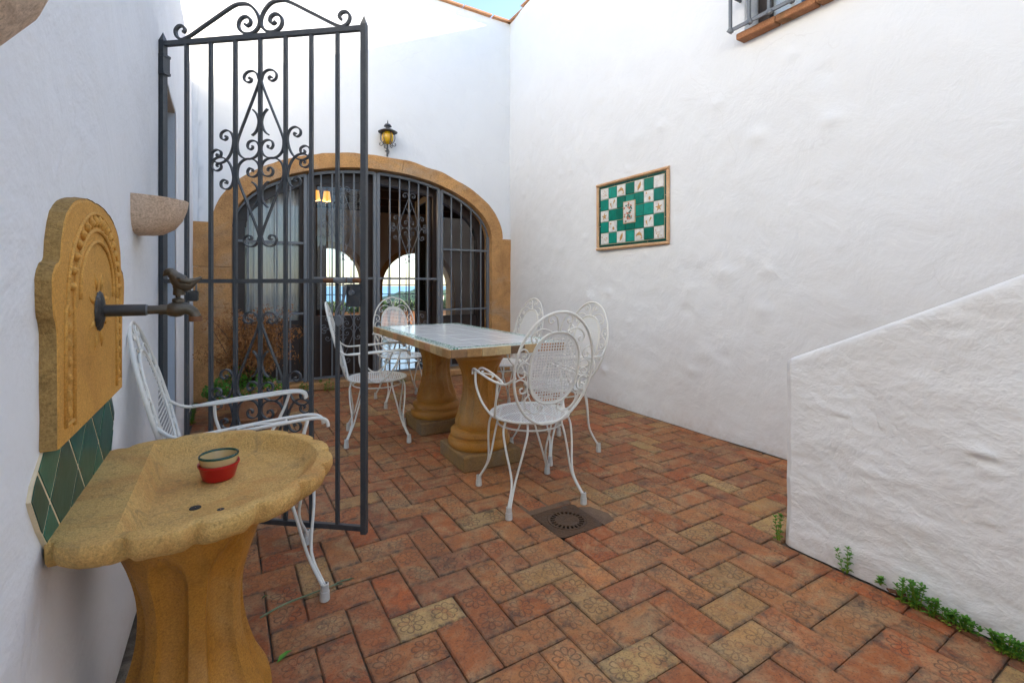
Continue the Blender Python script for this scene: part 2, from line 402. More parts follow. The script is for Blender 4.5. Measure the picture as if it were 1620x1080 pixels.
# ------------------------------------------------------------------ the courtyard floor of stamped bricks
LX, RX0, BY = -.268, 3.19, 5.60               # left wall face, right wall face near, facade face
def RX(y): return RX0 + .012*max(0, y-1.8) + .035*max(0, y-3.5)**2*.85
DX0, DX1, DY0, DY1 = 1.315, 1.562, 1.725, 1.975  # drain
fl = MB(); Z0 = -.011
xs = [-.95, DX0, DX1, 4.65]; ys = [-.9, DY0, DY1, BY+.25]
for i in range(3):
    for j in range(3):
        if i == 1 and j == 1: continue
        fl.add([(xs[i],ys[j],Z0),(xs[i+1],ys[j],Z0),(xs[i+1],ys[j+1],Z0),(xs[i],ys[j+1],Z0)], [(0,1,2,3)])
floor = struct(fl.build('patio_floor', M['mortar'], recalc=False))
PAL = [(.46,.145,.045), (.48,.168,.055), (.42,.138,.048), (.48,.195,.066), (.44,.180,.068), (.49,.305,.115), (.48,.255,.09), (.36,.130,.055), (.46,.122,.036), (.46,.178,.060)]
YE_ = 1.185
MXs, MYs, OX, OY = .1195, .130, 1.204, .845
def brick_geo(x0, x1, y0, y1, along_x):
    """8-point worn outline, bevelled; local to the centre"""
    cx, cy = (x0+x1)/2, (y0+y1)/2; j = rnd(.0012, .0028)
    a, c = (x1-x0)/2 - j, (y1-y0)/2 - j
    k = rnd(.002, .007); k2 = rnd(.002, .007)
    q = [(-a+k,-c), (a-k2,-c), (a,-c+k2), (a,c-k), (a-k,c), (-a+k2,c), (-a,c-k2), (-a,-c+k)]
    q = [(x+rnd(-.0016,.0016), y+rnd(-.0016,.0016)) for x, y in q]
    h = rnd(-.0012, .0022); tx, ty = rnd(-.010, .010), rnd(-.010, .010)
    vs = [(x, y, -.012) for x, y in q] + [(x, y, h-.0035 + x*tx + y*ty) for x, y in q] + [(x*(1-.0045/abs(a)), y*(1-.0045/abs(c)), h + x*tx + y*ty) for x, y in q]
    fs = [tuple(range(16, 24))]
    for l in (0, 8):
        fs += [(l+i, l+(i+1) % 8, l+8+(i+1) % 8, l+8+i) for i in range(8)]
    uvs = [(v[0], v[1]) if along_x else (v[1], v[0]) for v in vs]
    return (cx, cy), vs, fs, uvs
def brick_mesh(items, name):
    V_, F_, U_, T_ = [], [], [], []
    for (off, vs, fs, uvs, tint) in items:
        k = len(V_); V_ += [(v[0]+off[0], v[1]+off[1], v[2]) for v in vs]; U_ += uvs
        for f in fs: F_.append(tuple(i+k for i in f)); T_.append(tint)
    me = bpy.data.meshes.new(name); me.from_pydata(V_, [], F_); me.materials.append(M['brick'])
    ul = me.uv_layers.new(name='brick'); vi = [0]*len(me.loops); me.loops.foreach_get('vertex_index', vi)
    fu = []
    for i in vi: fu += U_[i]
    ul.data.foreach_set('uv', fu)
    at = me.attributes.new('tint', 'FLOAT_COLOR', 'FACE')
    for i, tn in enumerate(T_): at.data[i].color = tn
    return me
bricks = []; extra = []
def lay(x0, x1, y0, y1, ax):
    (cx, cy), vs, fs, uvs = brick_geo(x0, x1, y0, y1, ax)
    w = nz(cx, cy, 2.0, 1.1)
    base = random.choice(PAL[:5]+PAL[7:] if rnd(0, 1) < .86 else PAL[5:7]); v_ = rnd(.82, 1.12) - .15*max(0, w)
    al = rnd(0, .15) if rnd(0, 1) < .2 else rnd(.4, .95)
    bricks.append(((cx, cy), vs, fs, uvs, (base[0]*v_, base[1]*v_, base[2]*v_, al)))
for r_ in range(-14, 42):
    for c_ in range(-15, 22):
        k = (c_ - r_) % 4
        if k == 1: x0, x1, y0, y1, ax = c_, c_+2, r_, r_+1, True
        elif k == 0: x0, x1, y0, y1, ax = c_, c_+1, r_, r_+2, False
        else: continue
        x0, x1 = OX + x0*MXs, OX + x1*MXs; y0, y1 = OY + y0*MYs, OY + y1*MYs
        # follow the walls, the stairs' side and the drain
        lim = RX((y0+y1)/2) - .020
        if x1 > 2.13 and y0 < YE_ + .012:
            o_ = [(x0, min(x1, 2.128), y0, y1), (x0, min(x1, lim), max(y0, YE_+.006), y1)]
            if x0 > 2.31: o_.append((x0, min(x1, lim), max(y0, 1.09), y1))
            o_ = [q for q in o_ if q[1]-q[0] > .03 and q[3]-q[2] > .03]
            if not o_: continue
            xb_, yb_ = min(x1, lim), y1
            x0, x1, y0, y1 = max(o_, key=lambda q: (q[1]-q[0])*(q[3]-q[2]))
            if x1 == 2.128 and xb_ > 2.158 and yb_ > YE_ + .036: extra.append((2.13, xb_, max(y0, YE_+.006), yb_, ax))
        x0, x1 = max(x0, LX+.014), min(x1, lim); y1 = min(y1, BY - .036)
        if x1-x0 < .03 or y1-y0 < .03 or y0 < -.85: continue
        if x1 > DX0 and x0 < DX1 and y1 > DY0 and y0 < DY1:        # cut round the drain
            o_ = [(x0, min(x1, DX0), y0, y1), (max(x0, DX1), x1, y0, y1), (x0, x1, y0, min(y1, DY0)), (x0, x1, max(y0, DY1), y1)]
            o_ = [q for q in o_ if q[1]-q[0] > .03 and q[3]-q[2] > .03]
            if not o_: continue
            x0, x1, y0, y1 = max(o_, key=lambda q: (q[1]-q[0])*(q[3]-q[2]))
        lay(x0, x1, y0, y1, ax)
for e_ in extra: lay(*e_)
FX, FY = math.sin(math.atan2(455,750)), math.cos(math.atan2(455,750))
def shown(bk):
    x, y = bk[0]; d = x*FX + y*FY
    if d < .35: return 99
    u = (x*FY - y*FX)/d; vv = CAM_H/d
    return d if abs(u) < 1.1 and vv < .86 else 50 + d
bricks.sort(key=shown)
for bk in bricks[:300]:
    put('brick', brick_mesh([((0, 0), *bk[1:])], 'brick'), floor, (bk[0][0], bk[0][1], 0))
stuff(put('brick_paving', brick_mesh([b_ for b_ in bricks[300:]], 'brick_paving'), floor))
cp = MB(); cp.prism([(1.22,1.98),(1.57,1.985),(1.60,2.09),(1.30,2.10),(1.20,2.05)], -.02, .0012)
cp.prism([(1.565,1.72),(1.64,1.73),(1.66,1.80),(1.63,1.90),(1.565,1.93)], -.02, .001)
cp.build('cement_patch', M['cement'], floor)

dr = thing('floor_drain', 'rusty square floor drain with a round slotted grate set in the bricks', 'drain', ((DX0+DX1)/2, (DY0+DY1)/2, 0), R(-1.5))
hs = (DX1-DX0)/2 + .005; q = MB(); n = 44; GR = .097
ring = [(GR*math.cos(2*math.pi*i/n), GR*math.sin(2*math.pi*i/n)) for i in range(n)]
def sqp(a):
    c_, s_ = math.cos(a), math.sin(a); k = hs/max(abs(c_), abs(s_)); return (c_*k, s_*k)
vs = [(*sqp(2*math.pi*i/n), .002) for i in range(n)] + [(x, y, .002) for x, y in ring] + [(x, y, -.02) for x, y in ring]
q.add(vs, [(i, (i+1)%n, n+(i+1)%n, n+i) for i in range(n)] + [(n+i, n+(i+1)%n, 2*n+(i+1)%n, 2*n+i) for i in range(n)])
q.build('frame_plate', M['castiron'], dr, recalc=False)
q = MB()
q.lathe([(0, .003), (.058, .0035), (.060, .002), (.060, -.002)], 40); q.lathe([(.083, -.002), (.083, .002), (.085, .003), (.0945, .003), (.0945, -.012)], 44)
for i in range(22):
    a = 2*math.pi*i/22; w = .0044
    ca, sa = math.cos(a), math.sin(a)
    poly = [(.059*ca - w*sa, .059*sa + w*ca), (.059*ca + w*sa, .059*sa - w*ca), (.084*ca + w*sa, .084*sa - w*ca), (.084*ca - w*sa, .084*sa + w*ca)]
    q.prism(poly, -.002, .0022)
q.build('grate', M['castiron'], dr)
q = MB(); q.box(-hs, hs, -hs, hs, -.35, -.022); q.f = [f for f in q.f if f != (4,5,7,6)]; q.m = [0]*len(q.f); q.col = [None]*len(q.f)
q.build('pit', M['black'], dr)

# ------------------------------------------------------------------ walls
def grid_wall(us, vs_, fn, mat, name, parent=None):
    """rectangular grid (u, v) -> point; fn returns a point or None to leave a hole"""
    mb = MB(); idx = {}
    for i, u in enumerate(us):
        for j, v in enumerate(vs_):
            idx[i, j] = len(mb.v); mb.v.append(fn(u, v))
    for i in range(len(us)-1):
        for j in range(len(vs_)-1):
            mb.f.append((idx[i,j], idx[i+1,j], idx[i+1,j+1], idx[i,j+1])); mb.m.append(0); mb.col.append(None)
    return mb.build(name, mat, parent, smooth=True, recalc=False)
def lin(a, b, step):
    n = max(1, int(round((b-a)/step))); return [a + (b-a)*i/n for i in range(n+1)]
def lump(a, b, s, amp): return amp*(nz(a, b, s, 1.4) + .55*nz(a, b, s+5, 3.7) + .35*nz(a, b, s+9, 9))

TOP = 4.75
# right wall (window opening y 1.30..2.02, z 2.93..4.1)
WY0, WY1, WZ0, WZ1 = 1.28, 2.03, 2.945, 4.15
right = thing('courtyard_wall', 'tall white plaster wall carrying the green and white tile panel', 'wall', (3.4, 2.5, 0), 0)
LUMPS = [(rnd(1.2,5.4), rnd(.25,3.2), rnd(.005,.015)*random.choice((1,1,1,-1)), rnd(.03,.06)) for k in range(48)]
def rp(y, z):
    d = lump(y, z, 1.0, .011)
    for (cy, cz, a, r) in LUMPS:
        e = ((y-cy)**2 + (z-cz)**2*1.8)/r**2
        if e < 6: d += a*math.exp(-e)
    for (cy, cz, a, r) in ((3.75,1.02,.02,.10),(2.2,1.25,.016,.08),(4.3,1.55,.014,.08),(2.55,.95,-.014,.07),(1.95,2.2,.015,.07),(3.1,2.5,.012,.1),(4.0,.6,.013,.1),(2.35,.62,.012,.08)):
        d += a*math.exp(-((y-cy)**2 + (z-cz)**2*2.2)/r**2)
    edge = 0 if z > .1 else .010*(1 - z/.1)
    return (RX(y) - 3.4 - d - edge, y - 2.5, z)
for ya, yb, za, zb in ((-4, WY0, 0, TOP), (WY1, BY+.15, 0, TOP), (WY0, WY1, 0, WZ0), (WY0, WY1, WZ1, TOP)):
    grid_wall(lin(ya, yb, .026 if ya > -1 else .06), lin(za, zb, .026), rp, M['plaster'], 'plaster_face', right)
q = MB(); q.box(.30, .42, -6.5, 3.25, 0, TOP); q.build('wall_core', M['plaster'], right)
q = MB()
xr = RX(1.6) - 3.4
for (y0, y1, z0, z1, nrm) in ((WY0, WY0, WZ0, WZ1, 0), (WY1, WY1, WZ0, WZ1, 0)):
    q.add([(xr-.02, y0-2.5, z0), (.30, y0-2.5, z0), (.30, y0-2.5, z1), (xr-.02, y0-2.5, z1)], [(0,1,2,3)])
q.add([(xr-.02, WY0-2.5, WZ1), (.30, WY0-2.5, WZ1), (.30, WY1-2.5, WZ1), (xr-.02, WY1-2.5, WZ1)], [(0,1,2,3)])
q.add([(xr-.02, WY0-2.5, WZ0), (.30, WY0-2.5, WZ0), (.30, WY1-2.5, WZ0), (xr-.02, WY1-2.5, WZ0)], [(0,1,2,3)])
q.build('window_reveal', M['plaster'], right, recalc=False)
for i, yy in enumerate(lin(-4, BY, .42)[:-1]):
    q = MB(); q.bbox(RX(yy+.2)-3.4-.022, .42, yy-2.5+.004, yy-2.5+.416, TOP+.002, TOP+.022, .004); q.build('coping_tile', M['terracotta'], right)
q = MB(); q.box(-.115, -.02, 1.30, 1.37, 4.12, 4.24)
for k in range(4): q.box(-.125, -.115, 1.305, 1.365, 4.135+k*.026, 4.147+k*.026)
q.build('air_vent', M['plaster_soft'], right)

# left wall with the gateway (y 2.80..3.73, z < 2.265)
GY0, GY1, GZ = 2.80, 3.735, 2.265
left = thing('courtyard_wall', 'white plaster wall with the stone wall fountain and the iron gate hinge', 'wall', (-.5, 2.5, 0), 0)
def lp(y, z):
    d = lump(y, z, 21.0, .007)
    k = min(1, max(0, min(abs(y-GY0), abs(y-GY1))*8)) if z < GZ + .1 else 1
    return (LX + .5 + d*k, y - 2.5, z)
for ya, yb, za, zb in ((-4, GY0, 0, TOP), (GY1, BY+.15, 0, TOP), (GY0, GY1, GZ, TOP)):
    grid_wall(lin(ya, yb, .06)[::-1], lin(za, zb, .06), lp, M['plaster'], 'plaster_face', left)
q = MB(); q.box(-.90, .20, -6.5, GY0-2.5-.006, 0, TOP); q.box(-.90, .20, GY1-2.5+.006, 3.25, 0, TOP); q.box(-.90, .20, GY0-2.5-.006, GY1-2.5+.006, GZ+.006, TOP)
q.build('wall_core', M['plaster'], left)
q = MB(); q.box(-.895, LX+.5-.004, GY1-2.5-.02, GY1-2.5+.004, 0, GZ); q.build('gateway_jamb', M['jamb_shaded'], left)
q = MB(); q.box(-.895, LX+.5-.004, GY0-2.5-.004, GY0-2.5+.012, 0, GZ); q.build('gateway_jamb', M['jamb_shaded'], left)
q = MB(); q.box(-.895, LX+.5-.004, GY0-2.5+.012, GY1-2.5-.02, GZ-.012, GZ+.004); q.build('lintel', plaster('tan_plaster', col=(.46, .37, .29)), left)

# house facade with the big segmental arch
XC, AI, BI, ZI, AO, BO, ZO = 1.572, 1.505, .75, 1.77, 1.675, .895, 1.785
fac = thing('house_facade', 'white house front with a wide sandstone arched doorway', 'house', (1.57, BY, 0), 0)
def arch_z(x):
    dx = x - XC
    if abs(dx) >= AO: return 0 if abs(dx) < 0 else None
    return ZO + BO*math.sqrt(1 - (dx/AO)**2)
q = MB(); cols = [LX-.1 + .05*i for i in range(int((3.62-LX)/.05)+1)]
cols = sorted(set([round(c_, 4) for c_ in cols] + [XC-AO+.012, XC+AO-.012, XC-AO+.03, XC+AO-.03, XC-1.80, XC+1.815]))
K = 46
def colz0(x):
    dx = x - XC
    if abs(dx) <= AO-.012: return ZO + (BO-.012)*math.sqrt(max(0, 1-(dx/(AO-.012))**2))
    if -1.80 < dx < 1.815: return ZO - .012
    return 0.0
for x in cols:
    z0 = colz0(x)
    for k in range(K+1):
        z = z0 + (TOP-z0)*k/K
        q.v.append((x - 1.57, lump(x, z, 40, .006) - .0, z))
for i in range(len(cols)-1):
    for k in range(K):
        a = i*(K+1)+k; q.f.append((a, a+K+1, a+K+2, a+1)); q.m.append(0); q.col.append(None)
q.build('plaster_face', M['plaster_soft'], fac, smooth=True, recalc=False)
# stones: jamb blocks and voussoirs, each its own piece
WD = .34
def jag(a): return a + rnd(-.006, .006)
for side in (0, 1):
    xa, xb = (LX+.005, XC-AI) if side == 0 else (XC+AI, 3.42)
    zz = [0, .42, .93, 1.34, ZO] if side == 0 else [0, .36, .78, 1.22, ZO]
    for i in range(4):
        q = MB(); q.bbox(jag(xa)-1.57, xb-1.57 - (.002 if side == 0 else -.002), -.010 + rnd(-.003, .003), WD, zz[i]+.001, zz[i+1]-.001, .004)
        q.build('jamb_stone', M['sandstone'], fac)
NV = 9
for i in range(NV):
    t0, t1 = math.pi*(1 - i/NV) - .0007, math.pi*(1 - (i+1)/NV) + .0007
    q = MB(); n = 8; pin, pout = [], []
    for k in range(n+1):
        a = t0 + (t1-t0)*k/n
        pin.append((XC + AI*math.cos(a) - 1.57, ZI + .003 + BI*math.sin(a)))
        pout.append((XC + (AO + .004*nz(a*9, 1, 1))*math.cos(a) - 1.57, ZO + .003 + (BO + .016*nz(a*7, 3, 2) + .006*nz(a*40, 8, 2))*math.sin(a)))
    yf = -.010 + rnd(-.003, .003)
    vs = [(x, yf, z) for x, z in pin] + [(x, yf, z) for x, z in pout] + [(x, WD, z) for x, z in pin] + [(x, WD, z) for x, z in pout]
    L = n+1; fs = []
    for k in range(n):
        fs += [(k, k+1, L+k+1, L+k), (2*L+k, 2*L+k+1, k+1, k), (L+k, L+k+1, 3*L+k+1, 3*L+k), (3*L+k, 3*L+k+1, 2*L+k+1, 2*L+k)]
    fs += [(0, L, 3*L, 2*L), (n, 2*L+n, 3*L+n, L+n)]
    q.add(vs, fs); q.build('voussoir', M['sandstone'], fac)
q = MB(); q.bbox(XC-AI-1.57+.004, XC+AI-1.57-.004, -.03, WD, 0, .075, .008); q.build('door_sill', M['sandstone'], fac)
for i, xx in enumerate(lin(LX-.1, 3.52, .42)[:-1]):
    q = MB(); q.bbox(xx-1.57+.004, xx-1.57+.416 - (.012 if i % 2 else .0), -.045 + rnd(-.006,.006), .42, TOP+.002, TOP+.030 + rnd(-.003,.003), .005); q.build('eave_tile', M['terracotta'], fac)
q = MB(); q.box(LX-.1-1.57, 1.95, .36, .40, 2.75, TOP); q.build('wall_core', M['plaster'], fac)

# ------------------------------------------------------------------ room behind the arch
FY1 = 11.0
room = MB()
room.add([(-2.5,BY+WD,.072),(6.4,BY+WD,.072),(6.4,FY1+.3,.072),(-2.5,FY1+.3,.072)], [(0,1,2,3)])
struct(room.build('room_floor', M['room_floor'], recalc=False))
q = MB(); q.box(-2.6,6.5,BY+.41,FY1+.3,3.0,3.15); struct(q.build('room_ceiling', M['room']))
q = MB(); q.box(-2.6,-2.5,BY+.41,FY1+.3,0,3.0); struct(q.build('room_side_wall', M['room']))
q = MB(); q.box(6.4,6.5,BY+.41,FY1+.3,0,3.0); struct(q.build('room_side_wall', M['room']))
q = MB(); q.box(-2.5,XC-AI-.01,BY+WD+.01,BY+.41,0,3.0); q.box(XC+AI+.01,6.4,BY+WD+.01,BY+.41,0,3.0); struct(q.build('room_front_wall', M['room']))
# far wall with two arched openings
AR = [(2.02, .66, 1.25, .74), (4.0, .86, 1.12, .82)]     # centre, half width, spring z, rise
def far_open(x):
    for c_, h, zs, ri in AR:
        if abs(x-c_) < h: return zs + ri*math.sqrt(1-((x-c_)/h)**2)
    return 0
q = MB(); xs = sorted(set([-2.5 + .06*i for i in range(149)] + [c_+s*(h+e) for c_, h, _, _ in AR for s in (-1,1) for e in (-.004,.004)]))
for ya in (FY1, FY1+.28):
    for i in range(len(xs)-1):
        a, b_ = far_open(xs[i]), far_open(xs[i+1])
        if (a == 0) != (b_ == 0): continue
        q.add([(xs[i],ya,a),(xs[i+1],ya,b_),(xs[i+1],ya,3.0),(xs[i],ya,3.0)], [(0,1,2,3)])
fw = struct(q.build('room_far_wall', M['room'], recalc=False))
for c_, h, zs, ri in AR:
    q = MB(); n = 24; pts = [(c_-h, .07)] + [(c_ - h*math.cos(math.pi*k/n), zs + ri*math.sin(math.pi*k/n)) for k in range(n+1)] + [(c_+h, .07)]
    o_ = [(c_-h-.13, .07)] + [(c_ - (h+.13)*math.cos(math.pi*k/n), zs + (ri+.13)*math.sin(math.pi*k/n)) for k in range(n+1)] + [(c_+h+.13, .07)]
    L = len(pts); vs = [(x, FY1-.02, z) for x, z in pts] + [(x, FY1-.02, z) for x, z in o_] + [(x, FY1+.29, z) for x, z in pts]
    q.add(vs, [(k, k+1, L+k+1, L+k) for k in range(L-1)] + [(2*L+k, 2*L+k+1, k+1, k) for k in range(L-1)])
    q.build('arch_surround', M['sandstone'], fw, recalc=False)
for k, (c_, h, zs, ri) in enumerate(AR):
    t_ = thing('terrace_grille', ['dark iron grille in the far arched opening that shows the sea', 'dark iron grille in the far arched opening that shows the hill'][k], 'grille', (c_, FY1+.2, 0), 0)
    for xx in lin(-h+.2, h-.2, .26 if k == 0 else .42):
        q = MB(); q.box(xx-.008, xx+.008, -.008, .008, .08, zs + ri*math.sqrt(1-(xx/h)**2)); q.build('bar', M['iron'], t_)
    for z in (.95, 1.17):
        q = MB(); q.box(-h, h, -.0105, .0105, z-.008, z+.008); q.build('rail', M['iron'], t_)
for k, y in enumerate(lin(BY+.9, FY1-.4, .75)):
    q = MB(); q.bbox(-2.5, 6.4, y-.08, y+.08, 2.80, 2.998, .01)
    tag(q.build('ceiling_beam', M['beam']), 'dark wooden ceiling beam inside the room behind the arch', 'beam', 'ceiling beams of the room')
for (x, y, lab) in ((1.236, 8.0, 'orange lit lamp shade hanging inside the house, half hidden by the door edge'), (1.397, 8.0, 'orange lit lamp shade hanging inside the house in full view')):
    t_ = thing('hanging_lamp', lab, 'lamp', (x, y, 2.50), 0, 'lit lamps in the room')
    pl_ = bpy.data.lights.new('lamp_bulb', 'POINT'); pl_.energy = 1.6; pl_.color = (1, .62, .3); pl_.shadow_soft_size = .04
    put('lamp_bulb', pl_, t_, (0, 0, -.03))
    q = MB(); q.lathe([(.062, .0), (.046, .15), (.038, .15)], 20); q.build('lamp_shade', M['shade'], t_, smooth=True)
    q = MB(); q.tube([(0,0,.15),(0,0,.32)], .006); q.lathe([(.001, -.02), (.02, -.01), (.02, .03), (.001, .05)], 10); q.build('lamp_stem', M['iron'], t_)
t_ = thing('wooden_shutter', 'dark wooden shutter folded over part of the sea view opening in the room', 'shutter', (1.60, FY1-.06, .075))
for k in range(4):
    q = MB(); q.bbox(-.30+k*.15+.001, -.30+(k+1)*.15-.001, -.02, .02, 0, 2.15, .004); q.build('board', M['wood'], t_)
for z in (.3, 1.8): q = MB(); q.box(-.29, .29, -.035, -.0205, z, z+.09); q.build('batten', M['wood'], t_)
# terrace beyond the room: low planter wall with a hedge
q = MB(); q.bbox(-3, 9, 13.6, 13.9, -.06, .42, .02); tag(q.build('terrace_wall', M['terracotta']), 'low terracotta coloured terrace wall beyond the house, under the hedge', 'wall')
q = MB(); q.box(-3, 9, FY1+.3, 13.6, -.05, .06); struct(q.build('terrace', M['room_floor']))
q = MB()
for i in range(9000):
    x = rnd(-.5, 8.5); z = .40 + rnd(0, .30 + .08*nz(x, 0, 0, 1.5)); c = Vector((x, 13.75 + rnd(-.22, .22), z))
    d = Vector((rnd(-1,1), rnd(-1,1), rnd(-1,1))).normalized(); e = d.orthogonal().normalized(); s = rnd(.03, .055)
    q.add([c-d*s, c+e*s*.5, c+d*s, c-e*s*.5], [(0,1,2,3)])
stuff(tag(q.build('hedge', M['hedge'], recalc=False), 'dark green hedge on the terrace wall beyond the house', 'hedge'))

# ------------------------------------------------------------------ wrought-iron ornament, traced once in metres about its centre
def half(pts, cx, cy, kx, ky): return [((x-cx)*kx, (cy-y)*ky) for x, y in pts]
KX, KY = .1266/128, 1/1156
ORN = [half(p, 302, 577, KX, KY) for p in (
    [(256,152),(250,143),(240,146),(240,160),(252,168),(263,155),(258,134),(240,128),(222,140),(220,160),(232,170)][:0] +
    [(243,150),(250,143),(258,150),(254,163),(238,167),(222,155),(220,132),(236,112),(262,108),(283,122),(293,150),(292,182),(240,325),(192,455),(184,500),(191,543),(214,570),(245,578),(275,568),(293,545),(297,515),(286,490),(264,480),(243,488),(237,510),(248,527),(263,520),(262,507)],
    [(121,453),(129,450),(130,462),(116,470),(100,457),(102,432),(126,418),(151,431),(164,470),(158,520),(140,562),(113,588),(84,592),(60,578),(50,552),(57,530),(78,520),(98,531),(99,551),(87,560),(77,551),(82,542)],
    [(265,315),(284,340),(294,378),(288,415),(275,440),(260,452)])]
def ornament(mb, cx, cz, P, w=.0052, sx=1.0, sz=1.0, cres=True, depth=.010):
    """P(x, z, off) -> 3-D point; mirrored left/right and up/down"""
    for pi, path in enumerate(ORN):
        if pi == 2 and not cres: continue
        for mx in (1, -1):
            for mz in (1, -1):
                pts = crom([Vector((x*mx*sx, z*mz*sz, 0)) for x, z in path], 4)
                strip(mb, [(cx + p.x, cz + p.y) for p in pts], P, w, depth)
def strip(mb, pts, P, w, depth):
    """flat bar bent on edge: rectangular section, w thick in the plane, depth across it"""
    n = len(pts); vs = []
    for i in range(n):
        a, b_ = pts[max(0, i-1)], pts[min(n-1, i+1)]
        d = Vector((b_[0]-a[0], b_[1]-a[1])); d = d.normalized() if d.length > 0 else Vector((1, 0)); nx, ny = -d.y, d.x
        for s1, s2 in ((1, 1), (-1, 1), (-1, -1), (1, -1)):
            vs.append(P(pts[i][0] + nx*w/2*s1, pts[i][1] + ny*w/2*s1, depth/2*s2))
    fs = [(i*4+k, i*4+(k+1) % 4, i*4+4+(k+1) % 4, i*4+4+k) for i in range(n-1) for k in range(4)]
    fs += [(3,2,1,0), tuple((n-1)*4+k for k in range(4))]
    mb.add(vs, fs)
PL = lambda x, z, o: (x, o, z)

# ------------------------------------------------------------------ tall open gate
g0, g1 = Vector((-.25, 2.795)), Vector((.534, 2.154)); GL = (g1-g0).length; GA = math.atan2(g1.y-g0.y, g1.x-g0.x)
gate = thing('iron_gate', 'tall dark grey wrought iron gate standing open from the left wall', 'gate', (g0.x, g0.y, 0), GA)
PT = GL/8; ZT, ZM, ZB = 2.300, 1.172, .068
for i in range(9):
    w = .0125 if i in (0, 8) else .0075; q = MB()
    if i in (0, 8):
        q.box(i*PT-w, i*PT+w, -w, w, .045, ZT+.015)
        q.add([(i*PT-w*1.0,-w,ZT+.0152),(i*PT+w,-w,ZT+.0152),(i*PT+w,w,ZT+.0152),(i*PT-w,w,ZT+.0152),(i*PT,0,ZT+.058)], [(0,1,4),(1,2,4),(2,3,4),(3,0,4)])
        q.build('post', M['iron'], gate)
    else:
        q.box(i*PT-w, i*PT+w, -w, w, ZB, ZT); q.build('bar', M['iron'], gate)
for z, h in ((ZT, .011), (ZM, .0095), (ZB, .011)):
    q = MB(); q.box(.0123, GL-.0123, -.0095, .0095, z-h, z+h); q.build('rail', M['iron'], gate)
for cz, nm in ((1.737, 'scroll_ornament'), (.622, 'scroll_ornament')):
    q = MB(); ornament(q, 4*PT, cz, PL, .0062, depth=.013); q.build(nm, M['iron'], gate)
cr = [(208,240),(220,237),(223,216),(205,197),(176,201),(155,230),(161,268),(187,292),(235,285),(400,170),(560,58),(620,37),(680,43),(725,85),(750,142),(748,195),(715,238),(665,251),(622,230),(606,190),(620,147),(655,127),(686,143),(690,175),(668,193),(650,180)]
cr = [((x-758)*.1266/174, ((325-.0927*x) - y)/1541 - .004) for x, y in cr]
for mx in (1, -1):
    q = MB(); strip(q, [(4*PT + p.x, ZT + .012 + p.y) for p in crom([Vector((x*mx, z, 0)) for x, z in cr], 5)], PL, .011, .015)
    q.build('crest_scroll', M['iron'], gate)
for z in (2.165, .45):
    q = MB(); q.box(-.02, .019, -.019, .019, z, z+.07); q.box(-.022, .022, -.021, .021, z-.012, z); q.box(-.022, .022, -.021, .021, z+.07, z+.082); q.build('hinge', M['iron'], gate)
lk = MB(); lk.box(7.42*PT, 7.93*PT, -.024, -.0128, ZM-.115, ZM-.015); lk.build('lock_plate', M['iron'], gate)
q = MB(); q.tube([(6.6*PT,-.026,ZM+.002),(7.95*PT,-.026,ZM+.002)], .0105, 10); b_ = q.build('bolt', M['rust'], gate)
q = MB(); q.tube([(7.0*PT,-.026,ZM+.002),(7.45*PT,-.026,ZM+.002)], .0135, 10); q.tube([(7.5*PT,-.026,ZM+.002),(7.7*PT,-.026,ZM+.002)], .0135, 10); q.build('bolt_sleeve', M['iron_light'], b_)
q = MB(); q.tube([(7.66*PT,-.044,ZM-.052),(7.66*PT,-.024,ZM-.052)], .011, 12); q.build('keyhole_boss', M['iron_light'], gate)
q = MB()
q.tube(crom([(7.45*PT,-.035,ZM-.02),(7.42*PT,-.04,ZM-.06),(7.38*PT,-.045,ZM-.09),(7.28*PT,-.05,ZM-.11),(7.16*PT,-.05,ZM-.14),(7.18*PT,-.05,ZM-.17),(7.36*PT,-.05,ZM-.16),(7.46*PT,-.05,ZM-.12)], 5), .006, 6)
q.build('lock_chain', M['iron_light'], gate)
q = MB(); q.lathe([(.001,-.010),(.015,-.010),(.018,0),(.015,.010),(.001,.010)], 16, sy=1.5); pl = q.build('padlock', M['iron_light'], gate, loc=(7.27*PT, -.05, ZM-.175), rot=(R(90), 0, 0))
hp = thing('padlock', 'small dark padlock hanging from the gate bar behind the bird tap', 'padlock', (g0.x + (g1.x-g0.x)*.158, g0.y + (g1.y-g0.y)*.158, ZM-.01), GA + .5)
q = MB(); q.bbox(-.020, .020, -.011, .011, -.085, -.035, .005); q.build('lock_body', M['pipe'], hp, rot=None)
q = MB(); q.tube(crom([(-.012,0,-.035),(-.012,0,-.005),(0,0,.008),(.012,0,-.005),(.012,0,-.035)], 5), .004, 6); q.build('shackle', M['iron_light'], hp)

